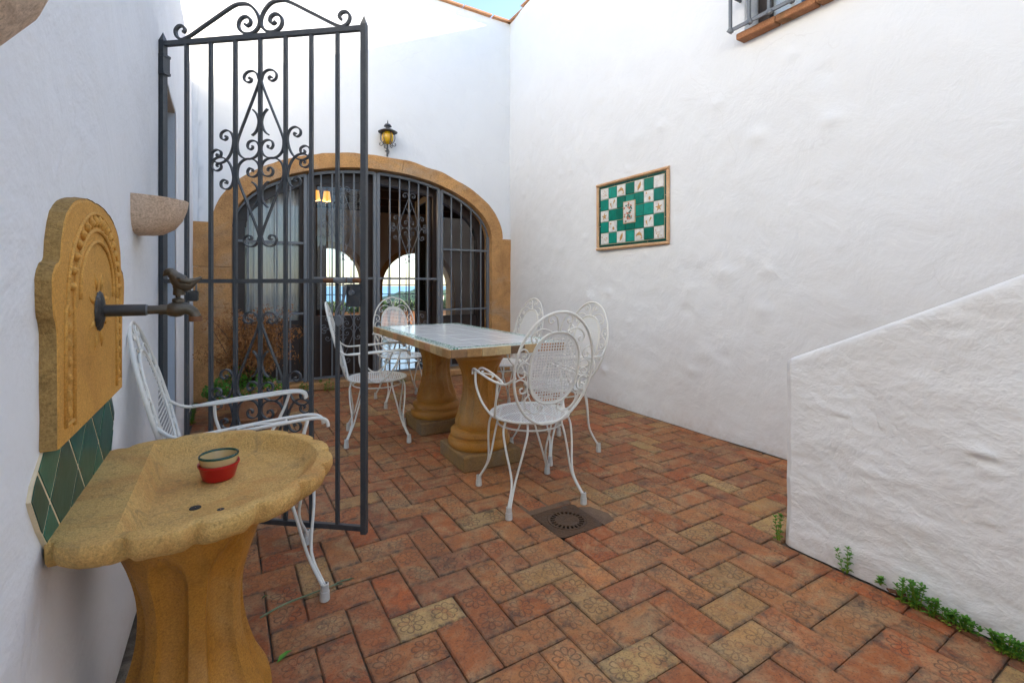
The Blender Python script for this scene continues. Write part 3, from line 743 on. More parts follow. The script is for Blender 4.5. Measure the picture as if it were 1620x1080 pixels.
# ------------------------------------------------------------------ iron grille in the arch
YG = BY + .085
def gz(x): return ZI + (BI-.015)*math.sqrt(max(0, 1-((x-XC)/(AI-.012))**2))
ZSILL = .105
def grille_section(t_, ox, xs, rails, frame, mat, w=.0075):
    """vertical bars clipped to the arch, horizontal rails, upright frames"""
    x0, x1 = frame
    for x in xs:
        q = MB(); q.box(x-w-ox, x+w-ox, -w, w, ZSILL, gz(x)-.012); q.build('bar', mat, t_)
    for z in rails:
        q = MB(); q.box(x0-ox, x1-ox, -.0095, .0095, z-.012, z+.012); q.build('rail', mat, t_)
    for x in (x0, x1):
        if ZI < gz(x) or True:
            q = MB(); q.box(x-.018-ox, x+.018-ox, -.017, .017, ZSILL-.02, max(gz(x)-.01, ZI)); q.build('upright', mat, t_)
    q = MB(); n = 20; pts = [(x0 + (x1-x0)*k/n) for k in range(n+1)]
    for s in range(n):
        a, b_ = pts[s], pts[s+1]
        q.add([(a-ox,-.016,gz(a)-.03),(b_-ox,-.016,gz(b_)-.03),(b_-ox,-.016,gz(b_)),(a-ox,-.016,gz(a)),(a-ox,.016,gz(a)-.03),(b_-ox,.016,gz(b_)-.03),(b_-ox,.016,gz(b_)),(a-ox,.016,gz(a))],
              [(0,1,2,3),(7,6,5,4),(0,4,5,1),(3,2,6,7)])
    q.build('arched_rail', mat, t_)
ig = M['iron_light']
ga = thing('window_grille', 'fixed grey iron side grille in the arch, before the white curtain', 'grille', (.43, YG, 0))
grille_section(ga, .43, (.213, .332, .483, .616), (1.62, .845, .113), (.092, .768), ig)
gb = thing('window_grille', 'fixed grey iron side grille in the arch, next to the tall tiled wall', 'grille', (2.73, YG, 0))
grille_section(gb, 2.73, (2.524, 2.664, 2.808, 2.955), (1.62, .845, .113), (2.386, 3.062), ig)
gc = thing('grille_door', 'grey iron scrollwork door leaf in the arch, shut before the lamp lit glass', 'door', (1.18, YG, 0))
grille_section(gc, 1.18, (.931, 1.050, 1.171, 1.292, 1.412), (1.238, .113), (.812, 1.532), ig)
gd = thing('grille_door', 'grey iron scrollwork door leaf in the arch, before the open view outside', 'door', (1.955, YG, 0))
grille_section(gd, 1.955, (1.715, 1.836, 1.957, 2.078, 2.199), (1.238, .113), (1.574, 2.345), ig)
for t_, ox in ((gc, 1.171-1.18), (gd, 1.957-1.955)):
    for cz in (1.862, .66):
        q = MB(); ornament(q, ox, cz, PL, .0055, .94, 1.06 if cz > 1 else .98, depth=.01); q.build('scroll_ornament', ig, t_)
for t_, x in ((gc, .795-1.18), (gd, 2.366-1.955)):
    for z in (2.0, .4): q = MB(); q.tube([(x,-.02,z),(x,-.02,z+.09)], .011, 8); q.build('hinge', ig, t_)

# dark timber frame and glazed doors behind the grille
YW = BY + .24
wf = thing('timber_door_frame', 'dark brown timber frame lining the arch behind the iron grille', 'door frame', (XC, YW, 0))
q = MB(); n = 36
for (a0_, a1_, b0, b1) in ((AI+.0, AI-.13, BI+.0, BI-.13),):
    pts = []
    for k in range(n+1):
        a = math.pi*k/n
        pts.append(((a0_-.004)*math.cos(a), ZI + (b0-.004)*math.sin(a), a1_*math.cos(a), ZI + b1*math.sin(a)))
    L = n+1
    vs = [(p[0],-.04,p[1]) for p in pts] + [(p[2],-.04,p[3]) for p in pts] + [(p[2],.05,p[3]) for p in pts] 
    q.add(vs, [(k,k+1,L+k+1,L+k) for k in range(n)] + [(L+k,L+k+1,2*L+k+1,2*L+k) for k in range(n)])
q.build('arched_head', M['wood'], wf, recalc=False)
for x in (-1.44, -.795, .795, 1.44):
    q = MB(); q.bbox(x-.055, x+.055, -.045, .055, .077, ZI + (BI-.02)*math.sqrt(max(0,1-(min(abs(x)+.055, 1.5)/1.505)**2)), .006); q.build('mullion', M['wood'], wf)
for x0, x1 in ((-1.38, -.855), (.855, 1.38)):
    q = MB(); q.bbox(x0, x1, -.03, .03, .08, .76, .006); q.build('lower_panel', M['wood'], wf)
    q = MB(); q.box(x0, x1, -.004, .004, .765, 2.25 if False else ZI+.28); q.build('pane', M['glass'], wf)
wd = thing('glazed_door', 'dark brown glazed wooden door leaf, shut behind the iron scrollwork', 'door', (XC-.40, YW, 0))
for x in (-.325, .345): q = MB(); q.bbox(x-.048, x+.048, -.03, .03, .085, 2.40, .005); q.build('stile', M['wood'], wd)
for z0, z1 in ((.085, .80), (2.30, 2.40)): q = MB(); q.bbox(-.275, .295, -.024, .024, z0, z1, .005); q.build('rail', M['wood'], wd)
q = MB(); q.box(-.275, .295, -.004, .004, .802, 2.298); q.build('pane', M['glass'], wd)
wd2 = thing('glazed_door', 'dark brown glazed wooden door leaf, swung open into the room', 'door', (XC+.735, YW+.04, 0), R(84))
for x in (.05, .66): q = MB(); q.bbox(x-.045, x+.045, -.03, .03, .085, 2.36, .005); q.build('stile', M['wood'], wd2)
for z0, z1 in ((.085, .80), (2.27, 2.36)): q = MB(); q.bbox(.096, .614, -.024, .024, z0, z1, .005); q.build('rail', M['wood'], wd2)
q = MB(); q.box(.096, .614, -.004, .004, .802, 2.268); q.build('pane', M['glass'], wd2)
q = MB(); n = 90
for k in range(n+1):
    x = .17 + (.735-.17)*k/n; y = .035*math.sin(k*.75) + .012*math.sin(k*.31)
    q.v += [(x-.45, y*.7, .30), (x-.45, y, 2.30)]
q.f = [(2*k, 2*k+2, 2*k+3, 2*k+1) for k in range(n)]; q.m = [0]*n; q.col = [None]*n
cu = q.build('curtain', M['curtain'], None, smooth=True, recalc=False, loc=(.45, YW+.13, 0)); tag(cu, 'white folded curtain hanging behind the side grille of the arch', 'curtain')

# ------------------------------------------------------------------ wall lantern over the arch
la = thing('wall_lantern', 'small iron wall lantern with amber glass globe above the arch', 'lantern', (1.635, 5.50, 2.66), R(-20))
q = MB(); q.tube([(-.005,0,.0),(-.005,0,.145)], .011, 8); q.tube(crom([(-.03,.085,.09),(-.02,.05,.075),(-.005,.01,.10),(-.005,0,.13)], 5), .008, 6); q.build('bracket', M['iron'], la)
q = MB(); q.lathe([(.001,0),(.030,.004),(.045,.018),(.046,.024)], 16); q.build('wall_cup', M['iron_light'], la, smooth=True, loc=(-.03, .105, .08), rot=(R(90), 0, 0))
q = MB(); q.lathe([(.012,.145),(.045,.155),(.066,.19),(.068,.235),(.058,.275),(.04,.292)], 22); q.build('globe', M['amber_body'], la, smooth=True)
q = MB(); q.lathe([(.0,.296),(.108,.283),(.112,.286),(.06,.315),(.024,.325),(.024,.352),(.001,.354)], 24); q.build('hat', M['iron'], la, smooth=True, angle=35)
q = MB(); q.lathe([(.0,.352),(.046,.353),(.03,.378),(.008,.388),(.005,.41),(.001,.43)], 18); q.build('finial', M['iron'], la, smooth=True, angle=35)
for k in range(6):
    a = k*math.pi/3; q = MB(); c_, s_ = math.cos(a), math.sin(a)
    q.tube([(r_*c_, r_*s_, z) for r_, z in crom([Vector((.05,.30,0)), Vector((.080,.25,0)), Vector((.078,.19,0)), Vector((.05,.15,0)), Vector((.07,.125,0)), Vector((.092,.135,0)), Vector((.088,.155,0)), Vector((.077,.148,0))], 4) for r_, z in [(r_, z)]] if False else [(p.x*c_, p.x*s_, p.y) for p in crom([(.05,.30,0),(.080,.25,0),(.078,.19,0),(.05,.15,0),(.07,.125,0),(.092,.135,0),(.088,.155,0),(.077,.148,0)], 4)], .0042, 5)
    q.build('cage_scroll', M['iron'], la)

# ------------------------------------------------------------------ tile panel on the right wall
PY0, PY1, PZ0, PZ1 = 2.712, 3.617, 1.497, 2.158
PX = RX(3.15) - .004
tp = thing('tile_panel', 'framed panel of green and white glazed tiles with shell reliefs', 'tile panel', (PX, (PY0+PY1)/2, PZ0), R(-90))
# local: x runs along the wall (screen right = -y world), y into the wall, z up
Wp, Hp = PY1-PY0, PZ1-PZ0
q = MB(); q.box(-Wp/2+.01, Wp/2-.01, -.008, .03, .01, Hp-.01); q.build('grout_bed', M['grout'], tp)
FW = .031
def half_round(mb, a, b_, r=.5):
    pass
def frame_piece(x0, x1, z0, z1, horiz):
    q = MB(); n = 6
    prof = [(math.cos(math.pi*k/n), math.sin(math.pi*k/n)) for k in range(n+1)]
    vs = []
    for e in (0, 1):
        for c_, s_ in prof:
            if horiz: vs.append(((x0 + .0015, x1 - .0015)[e], -.008 - .022*s_, (z0+z1)/2 + c_*(z1-z0)/2))
            else: vs.append(((x0+x1)/2 + c_*(x1-x0)/2, -.008 - .022*s_, (z0 + .0015, z1 - .0015)[e]))
    L = n+1; q.add(vs, [(k,k+1,L+k+1,L+k) for k in range(n)] + [tuple(range(L)), tuple(range(2*L-1, L-1, -1))])
    q.build('frame_tile', M['panelframe'], tp, smooth=True, angle=50)
for k in range(4):
    L = Wp/4
    for z in (0, Hp-FW): frame_piece(-Wp/2+k*L, -Wp/2+(k+1)*L, z, z+FW, True)
for k in range(3):
    L = (Hp-2*FW)/3
    for x in (-Wp/2, Wp/2-FW): frame_piece(x, x+FW, FW+k*L, FW+(k+1)*L, False)
LW = .020; GREENS = [(.006,.20,.14), (.010,.26,.19), (.005,.16,.11), (.014,.31,.23), (.008,.19,.15)]
def glaze_tile(x0, x1, z0, z1, c, d=.018, nm='tile'):
    q = MB(); b = .003
    q.add([(x0,-.006,z0),(x1,-.006,z0),(x1,-.006,z1),(x0,-.006,z1),(x0,-d+b,z0),(x1,-d+b,z0),(x1,-d+b,z1),(x0,-d+b,z1),(x0+b,-d,z0+b),(x1-b,-d,z0+b),(x1-b,-d,z1-b),(x0+b,-d,z1-b)],
          [(0,1,5,4),(1,2,6,5),(2,3,7,6),(3,0,4,7),(4,5,9,8),(5,6,10,9),(6,7,11,10),(7,4,8,11),(8,9,10,11)], 0, c)
    return q.build(nm, M['glaze'], tp)
gx0, gx1, gz0_, gz1_ = -Wp/2+FW+.002, Wp/2-FW-.002, FW+.002, Hp-FW-.002
for k in range(4):
    L = (gx1-gx0)/4
    for z in (gz0_, gz1_-LW): glaze_tile(gx0+k*L+.002, gx0+(k+1)*L-.002, z, z+LW, (.004,.07,.055), .014, 'liner_tile')
for k in range(3):
    L = (gz1_-gz0_-2*LW)/3
    for x in (gx0, gx1-LW): glaze_tile(x, x+LW, gz0_+LW+k*L+.002, gz0_+LW+(k+1)*L-.002, (.004,.07,.055), .014, 'liner_tile')
hx0, hx1, hz0, hz1 = gx0+LW+.004, gx1-LW-.004, gz0_+LW+.004, gz1_-LW-.004
cw, ch = (hx1-hx0)/7, (hz1-hz0)/5
pat = ["LGDGSGL", "GPGGGBG", "TGGGGGT", "GBGGGPG", "LGSGDGL"]
CREAM = (.55, .30, .09)
relm = tinted('tile_relief', .35, .25, 60, .2, 120)
def relief(kind, cx, cz, s):
    q = MB(); y = -.0182
    def blob(pts, ws, h=.006):
        n = len(pts); vs = []
        for i, (p, w_) in enumerate(zip(pts, ws)):
            a, b_ = pts[max(0,i-1)], pts[min(n-1,i+1)]; d = Vector((b_[0]-a[0], b_[1]-a[1])).normalized(); nx, nz_ = -d.y, d.x
            for e, hh in ((-1, 0), (-.55, .8), (0, 1), (.55, .8), (1, 0)):
                vs.append((cx + (p[0] + nx*w_*e)*s, y - hh*h*min(1, w_*9), cz + (p[1] + nz_*w_*e)*s))
        q.add(vs, [(i*5+k, i*5+k+1, i*5+6+k, i*5+5+k) for i in range(n-1) for k in range(4)], 0, CREAM)
    if kind == 'T':
        for k in range(5):
            a = math.pi/2 + k*2*math.pi/5 + .1; blob([(.0,.0), (.18*math.cos(a), .18*math.sin(a)), (.38*math.cos(a), .38*math.sin(a))], [.10, .075, .012])
    elif kind == 'S': blob([(.18,.36),(.10,.15),(-.02,-.08),(-.16,-.36)], [.04,.15,.17,.02])
    elif kind == 'D':
        blob([(-.36,-.10),(-.25,.04),(-.02,.14),(.18,.06),(.28,-.12),(.24,-.30)], [.02,.08,.14,.11,.05,.03]); blob([(.12,-.28),(.24,-.30),(.36,-.25)], [.02,.05,.02]); blob([(.0,.22),(.06,.30)], [.06,.01])
    elif kind == 'P': blob([(-.26,.08),(-.22,-.1),(-.12,-.34)], [.09,.07,.02]); blob([(.28,.34),(.18,.18),(.06,-.02)], [.08,.08,.02])
    elif kind == 'B': blob([(-.26,.34),(-.18,.22)], [.08,.03]); blob([(-.32,.24),(-.14,.3)], [.03,.03]); blob([(.08,-.02),(.10,-.16),(.08,-.30)], [.08,.15,.05])
    else:
        for k in range(9):
            a = rnd(0, 6.28); x, z = rnd(-.3,.3), rnd(-.32,.32); blob([(x, z), (x+.07*math.cos(a), z+.07*math.sin(a)), (x+.14*math.cos(a), z+.14*math.sin(a))], [.012,.04,.01], .004)
    return q
for r_ in range(5):
    for c_ in range(7):
        k = pat[r_][c_]; x0 = hx0+c_*cw+.0028; z1 = hz1-r_*ch-.0028
        if r_ == 2 and c_ == 3: continue
        col = random.choice(GREENS) if k == 'G' else (.80, .78, .73)
        tl = glaze_tile(x0, x0+cw-.0056, z1-ch+.0056, z1, col, .018 + rnd(-.0015, .0015))
        if k != 'G': relief(k, x0+cw/2, z1-ch/2, cw*.95).build('shell_relief', relm, tl)
q = MB(); cx, cz = hx0+3.5*cw, hz0+2.5*ch; pw, ph_ = cw*.66, ch*.93
q.box(cx-pw, cx+pw, -.026, -.019, cz-ph_, cz+ph_, 0, (.60,.42,.24)); q.box(cx-pw+.008, cx+pw-.008, -.0285, -.0262, cz-ph_+.008, cz+ph_-.008, 0, (.70,.67,.62))
ct = q.build('centre_tile', relm, tp)
q = MB()
def leafpoly(x, z, a, l, w_, c):
    d = Vector((math.cos(a), math.sin(a))); e = Vector((-d.y, d.x)); p = Vector((x, z)); P4 = [p, p+d*l*.5+e*w_, p+d*l, p+d*l*.5-e*w_]
    q.add([(v.x, -.0290, v.y) for v in P4] + [((p+d*l*.5).x, -.0325, (p+d*l*.5).y)], [(0,1,4),(1,2,4),(2,3,4),(3,0,4)], 0, c)
for k in range(34):
    x, z = cx + rnd(-pw+.02, pw-.025), cz + rnd(-ph_+.02, ph_-.03)
    leafpoly(x, z, rnd(0, 6.28), .032, .010, random.choice([(.52,.13,.06), (.55,.2,.1), (.02,.16,.11), (.03,.2,.13)]))
q.build('flower_relief', relm, ct)

# ------------------------------------------------------------------ barred window high on the right wall
wx = RX(1.65)
win = thing('barred_window', 'high barred window with terracotta sill in the tall wall', 'window', (wx, (WY0+WY1)/2, WZ0), R(-90))
hw_ = (WY1-WY0)/2
for k in range(3):
    L = (2*hw_+.0)/3; q = MB(); q.bbox(-hw_+k*L+.003 - (.03 if k==0 else 0), -hw_+(k+1)*L-.003 + (.03 if k==2 else 0), -.075, .18, -.052, -.004, .006); q.build('sill_tile', M['sill'], win)
q = MB(); q.box(-hw_+.012, -hw_+.09, .13, .18, .0, 1.2); q.box(hw_-.09, hw_-.012, .13, .18, .0, 1.2); q.box(-hw_+.09, hw_-.09, .13, .18, .0, .07); q.box(-hw_+.09, hw_-.09, .13, .18, 1.13, 1.2); q.box(-.03, .03, .128, .178, .07, 1.13); q.build('frame', M['wood'], win)
q = MB(); q.box(-hw_+.09, hw_-.09, .152, .158, .07, 1.13); q.build('pane', M['glass'], win)
q = MB(); q.box(-hw_+.09, -hw_+.28, .19, .20, .02, 1.15); q.build('shutter', M['curtain'], win)
q = MB(); q.box(-hw_+.012, hw_-.012, .205, .209, .0, 1.2); q.build('dark_backing', M['black'], win)  # black sheet behind the pane, its colour standing in for the unlit room
gw = [-hw_-.045 + k*(2*hw_+.09)/6 for k in range(7)]
for x in gw:
    q = MB(); q.box(x-.009, x+.009, -.125, -.107, .005, 1.15); q.build('bar', ig, win)
for z in (.015, .26, .56, .86, 1.13):
    q = MB(); q.box(gw[0], gw[-1], -.122, -.110, z-.012, z+.012); q.build('cross_rail', ig, win)
    for x in gw:
        q = MB(); q.tube([(x-.012,-.116,z-.012),(x+.012,-.116,z+.012)], .021, 8); q.lathe([(.001,-.012),(.016,-.01),(.018,.0),(.016,.01),(.001,.012)], 8, (x+.012,-.125,z-.012)); q.build('knuckle', ig, win)
    for x in (gw[0], gw[-1]):
        if z > .2: q = MB(); q.box(x-.007, x+.007, -.107, .02, z-.008, z+.008); q.build('wall_stay', M['iron'], win)

# ------------------------------------------------------------------ stair with plastered parapet
PXX = 2.15; YE = 1.185
par = thing('stair_parapet', 'low rough white plaster stair parapet sloping up beside the floor weeds', 'wall', (PXX, YE, 0), 0)
def ptop(y): return .815 + (YE - y)*.503 if y > -1.6 else .815 + (YE+1.6)*.503
def pp(t, y):
    """t: 0..1 up the face, 1..2 over the rounded top, 2..3 down the back"""
    T = ptop(y) + .012*nz(y, 7, 1, 2.2); th = .17; r_ = .035
    if t <= 1: x, z = 0, t*(T-r_)
    elif t <= 2:
        a = (t-1)*math.pi
        x = th/2 - (th/2)*math.copysign(abs(math.cos(a))**.35, math.cos(a)); z = T - r_ + r_*abs(math.sin(a))**.5
    else: x, z = th, (3-t)*(T-r_)
    d = .008*nz(y, z, 3, 2.2) + .005*nz(y, z*1.4, 8, 6) + .0045*abs(nz(y*.7, z*1.5, 4, 10)) + .0022*nz(y*.8, z*1.4, 4, 26) + .0011*nz(y, z, 2, 60)
    if t <= 1.2:
        for (cy, cz, a, r2) in ((.545,.60,.011,.020),(.535,.575,-.008,.015),(.52,.59,.008,.018),(.51,.540,.006,.016),(.52,.375,.006,.016),(.52,.355,-.005,.014),(.95,.63,.007,.018),(.96,.612,-.006,.014),(.72,.28,.007,.06),(.85,.42,.006,.05)):
            d += a*math.exp(-((y-cy)**2/(r2*1.9)**2 + (z-cz)**2/(r2*.6)**2))
    s = -1 if t < 1.5 else 1
    yy = YE - y
    return (x + s*d + (.012*max(0, 1 - z/.12) * (-1 if t <= 1 else 0)), -yy, z)
ts = [i/80 for i in range(81)] + [1 + i/10 for i in range(1, 11)] + [2 + i/20 for i in range(1, 21)]
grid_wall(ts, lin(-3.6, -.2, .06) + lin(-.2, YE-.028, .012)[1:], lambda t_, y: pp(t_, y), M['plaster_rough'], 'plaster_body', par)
# rounded end
q = MB(); n = len(ts); ends = [pp(t_, YE-.028) for t_ in ts]
mid = [(p[0]*.86 + .085*.14, p[1] + .022, p[2] - (.012 if p[2] > .7 else 0)) for p in ends]
q.v = ends + mid; q.f = [(i, i+1, n+i+1, n+i) for i in range(n-1)]
q.f.append(tuple(range(n, 2*n))); q.m = [0]*len(q.f); q.col = [None]*len(q.f)
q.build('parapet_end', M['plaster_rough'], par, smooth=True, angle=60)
st = thing('stairs', 'terracotta steps rising between the parapet and the tall wall', 'stairs', (2.75, .9, 0), 0)
for k in range(12):
    q = MB(); q.bbox(-.425, .42, -.34*(k+1)+.02, -.34*k+.20, .001, .17*(k+1), .006); q.build('step', M['terracotta'], st)

# ------------------------------------------------------------------ wall fountain: plate, tiles, basin, tap
pz = thing('fountain_plate', 'arched ochre stone plate of the wall fountain behind the bird tap', 'stone plate', (LX, 1.40, .868))
out = [(-.30,0),(-.30,.08),(-.305,.20),(-.325,.235),(-.33,.29),(-.31,.315),(-.285,.33),(-.275,.37),(-.245,.412),(-.18,.445),(-.09,.462),(0,.466)]
out = out + [(-y, z) for y, z in out[-2::-1]]
oc = [(p.x, p.y) for p in crom([Vector((y, z, 0)) for y, z in out], 4)]
q = MB(); n = len(oc); TH = .024
def inset(P, d):
    r_ = []
    for i, p in enumerate(P):
        a, b_ = P[max(0, i-1)], P[min(len(P)-1, i+1)]; t_ = Vector((b_[0]-a[0], b_[1]-a[1])).normalized()
        r_.append((p[0] + t_.y*d, max(.0, p[1] - t_.x*d) if 0 < i < len(P)-1 else p[1]))
    return r_
jit = [(y + .003*nz(y*60, z*60, 1), z + .003*nz(y*60, z*60, 5)) for y, z in oc]
i1 = inset(oc, .005)
q.add([(-.01, y, z) for y, z in jit] + [(TH-.003, y, z) for y, z in jit] + [(TH, y, z) for y, z in i1],
      [(i, i+1, n+i+1, n+i) for i in range(n-1)] + [(n+i, n+i+1, 2*n+i+1, 2*n+i) for i in range(n-1)] + [tuple(2*n+i for i in range(n))] + [(0, n, 2*n, 3*n-1, 2*n-1, n-1)])
q.build('slab', M['plate'], pz)
# raised relief: moulding, ribbed arch, beads
def rope(P, r_, nm, w=8): q_ = MB(); q_.tube([(TH+.001, y, z) for y, z in P], r_, w); return q_.build(nm, M['plate'], pz, smooth=True)
arcp = lambda a, b_, z0, n=24: [(-a*math.cos(math.pi*k/n), z0 + b_*math.sin(math.pi*k/n)) for k in range(n+1)]
rope([(-.205,.02)] + [(-.205,.25)] + arcp(.205,.155,.25), .0045, 'moulding') ; rope([(.205,.25),(.205,.02)], .0045, 'moulding')
rope([(-.16,.255),(-.16,.27)] + arcp(.16,.11,.27) + [(.16,.255)], .0045, 'moulding')
rope([(-.262,.03)] + [(-.262,.24)] + arcp(.25,.192,.25) + [(.262,.03)], .004, 'moulding')
rope([(-.262,.03),(-.205,.03)], .004, 'moulding'); rope([(.262,.03),(.205,.03)], .004, 'moulding')
for k in range(17):
    a = math.pi*(k+1.0)/18.0; c_, s_ = math.cos(a), math.sin(a); q = MB()
    q.tube([(TH+.0005, .213*c_, .25+.163*s_), (TH+.002, .228*c_, .25+.176*s_), (TH+.0005, .243*c_, .25+.188*s_)], [.004, .0085, .004], 7); q.build('rib', M['plate'], pz, smooth=True)
for k in range(7):
    for s_ in (-1, 1):
        q = MB(); q.lathe([(.001,-.012),(.005,-.008),(.0075,0),(.005,.008),(.001,.012)], 10, (TH-.001, s_*.235, .05 + k*.031)); q.build('bead', M['plate'], pz, smooth=True)
for k in range(8):
    a = k*math.pi/4 + math.pi/8; c_, s_ = math.cos(a), math.sin(a); q = MB()
    q.tube([(TH, .05*c_, .225+.05*s_), (TH+.001, .07*c_, .225+.07*s_), (TH, .09*c_, .225+.09*s_)], [.0025,.005,.001], 6); q.build('petal', M['plate'], pz, smooth=True)
q = MB()   # rough broken side edge
q.add([(-.005, y*1.012, z+.003) for y, z in jit] + [(TH*.96, y*1.004, z+.001) for y, z in jit], [(i, i+1, n+i+1, n+i) for i in range(n-1)])
q.build('rough_edge', M['plate_rough'], pz, recalc=False)

gt = thing('splash_tiles', 'dark green diamond glazed splash tiles between stone plate and basin', 'tiles', (LX, 1.40, .70))
reg = [(-.358,.105),(-.345,.128),(-.297,.168),(.257,.168),(.313,.095),(.268,-.01),(-.268,-.01),(-.313,.04)]
q = MB(); q.prism(reg, -.004, .0042, axis='x'); q.build('grout_bed', M['grout'], gt)
def clip_poly(P, Q):
    """Sutherland-Hodgman, Q convex counter-clockwise"""
    for i in range(len(Q)):
        a, b_ = Q[i], Q[(i+1) % len(Q)]; out_ = []
        ins = lambda p: (b_[0]-a[0])*(p[1]-a[1]) - (b_[1]-a[1])*(p[0]-a[0]) >= 0
        for j in range(len(P)):
            p, r_ = P[j-1], P[j]
            if ins(p) != ins(r_):
                d1 = (b_[0]-a[0])*(p[1]-a[1]) - (b_[1]-a[1])*(p[0]-a[0]); d2 = (b_[0]-a[0])*(r_[1]-a[1]) - (b_[1]-a[1])*(r_[0]-a[0])
                t_ = d1/(d1-d2); out_.append((p[0]+(r_[0]-p[0])*t_, p[1]+(r_[1]-p[1])*t_))
            if ins(r_): out_.append(r_)
        P = out_
        if not P: return []
    return P
cv = [(-.355,.105),(-.31,.04),(-.265,-.008),(.265,-.008),(.31,.095),(.255,.166),(-.295,.166),(-.342,.125)]
dw, dh = .094, .105
for i in range(-5, 6):
    for j in range(-2, 4):
        cx = i*dw*2 + (dw if j % 2 else 0) + .02; cz = j*dh + .07
        P = clip_poly([(cx-dw+.0055, cz), (cx, cz-dh+.0055), (cx+dw-.0055, cz), (cx, cz+dh-.0055)], cv)
        if len(P) >= 3:
            ar = abs(sum(P[k-1][0]*P[k][1]-P[k][0]*P[k-1][1] for k in range(len(P))))/2
            if ar < 2e-4: continue
            q = MB(); q.prism(P, .003, .0055, 0, random.choice([(.008,.10,.07), (.010,.13,.09), (.012,.08,.06), (.006,.115,.085)]), axis='x'); q.build('tile', M['glaze'], gt)

BXC, BYC, BR, BZ = -.085, 1.385, .335, .705
ba = thing('fountain_basin', 'ochre stone fountain basin with scalloped rim on a fluted pedestal', 'basin', (BXC, BYC, 0))
WL = LX - BXC + .002
def scal(a): return 1 - .042*abs(math.cos(9*a + .45))**16 - .012*abs(math.cos(9*a+.45))**2
def bcl(x, y): return max(x, WL), y
q = MB(); n = 432; rings = []
def ring(r_, z, sc, jz=0):
    vs = []
    for i in range(n):
        a = 2*math.pi*i/n; rad = r_*(1 - (1-scal(a))*sc)
        x, y = rad*math.cos(a), rad*math.sin(a)
        x = max(x, WL); zz_ = z + (.0022*nz(x*30, y*30, z*20) + .0018*nz(x*90, y*90, z*50))*(1 if z < BZ-.01 else .25)
        vs.append((x, y, zz_))
    return vs
prof = [(.12, BZ-.085, .0), (.22, BZ-.074, .2), (.280, BZ-.061, .7), (.312, BZ-.050, 1), (.330, BZ-.036, 1.2), (.337, BZ-.020, 1.25), (.337, BZ-.008, 1.2), (.334, BZ-.002, 1.1), (.326, BZ+.001, 1.0), (.306, BZ+.001, .5)]
for r_, z, sc in prof: q.v += ring(r_, z, sc)
def inner(r_, z):
    vs = []
    for i in range(n):
        a = 2*math.pi*i/n; x, y = r_*math.cos(a), r_*math.sin(a)
        vs.append((max(x, -.084 + (BZ - z)*.62), y, z + .0006*nz(x*40, y*40, 2)))
    return vs
q.v += inner(.299, BZ+.0008); q.v += inner(.294, BZ-.002); q.v += inner(.270, BZ-.032); q.v += inner(.255, BZ-.042); q.v += inner(.15, BZ-.046); q.v += inner(.05, BZ-.048)
nr = len(q.v)//n
for j in range(nr-1):
    for i in range(n): q.f.append((j*n+i, j*n+(i+1) % n, (j+1)*n+(i+1) % n, (j+1)*n+i))
q.f.append(tuple((nr-1)*n+i for i in range(n))); q.m = [0]*len(q.f); q.col = [None]*len(q.f)
q.build('bowl', M['basin'], ba, smooth=True, angle=33)
for (x, y, s) in ((.03, -.125, .011), (.078, -.165, .0075)):
    q = MB(); q.lathe([(.001,.0016),(s,.0012),(s*1.15,-.003)], 14, (x, y, BZ-.0455)); q.build('drain_hole', M['black'], ba)
def fluted(n_, ph_, w0, dep, zc, hh, cap):
    def fn(r_, z, a):
        e = abs(z - zc) - hh
        if e >= cap: return r_
        w = w0*math.sqrt(1 - (max(0, e)/cap)**2)
        d = (a*n_/(2*math.pi) + ph_) % 1.0; d = (min(d, 1-d))*2*math.pi/n_
        return r_ if d >= w else r_ - dep*math.sqrt(1 - (d/w)**2)*(1 - .5*(max(0, e)/cap)**2)
    return fn
def dense(P, n=4): return [(max(.001, p.x), p.y) for p in crom([Vector((r_, z, 0)) for r_, z in P], n)]
ped_fn = fluted(7, .12, .29, .022, .345, .14, .07)
q = MB(); q.lathe([(.001,0),(.185,0),(.185,.05),(.176,.07),(.163,.08)] + dense([(.165,.085),(.171,.12),(.166,.16),(.153,.19),(.138,.22),(.125,.26),(.115,.30),(.109,.34),(.107,.38),(.109,.42),(.116,.46),(.127,.50),(.139,.54),(.150,.58),(.158,.63)], 3), 252, c=(.020, .0, .0), fn=ped_fn)
q.build('pedestal', M['pedestal'], ba, smooth=True, angle=50)

bo = thing('bowl_dish', 'bright red plastic bowl on the stone basin holding a cream dish', 'bowl', (-.012, 1.425, BZ-.046))
q = MB(); q.lathe([(.001,0),(.032,.0),(.036,.004),(.044,.034),(.0468,.037),(.0468,.042),(.043,.041),(.035,.007),(.001,.005)], 36); q.build('bowl_body', M['red'], bo, smooth=True, angle=40)
bo2 = thing('clay_dish', 'cream glazed clay dish with dark green rim inside the red bowl', 'dish', (-.012, 1.427, BZ-.038))
q = MB(); q.lathe([(.001,.001),(.031,.001),(.038,.02),(.0445,.050)], 36); q.lathe([(.0415,.050),(.036,.022),(.030,.008),(.001,.007)], 36); q.build('dish_body', M['cream'], bo2, smooth=True, angle=40)
q = MB(); q.lathe([(.0445,.049),(.0453,.052),(.043,.055),(.0408,.052),(.0415,.049)], 36); q.build('rim', M['dgreen'], bo2, smooth=True)

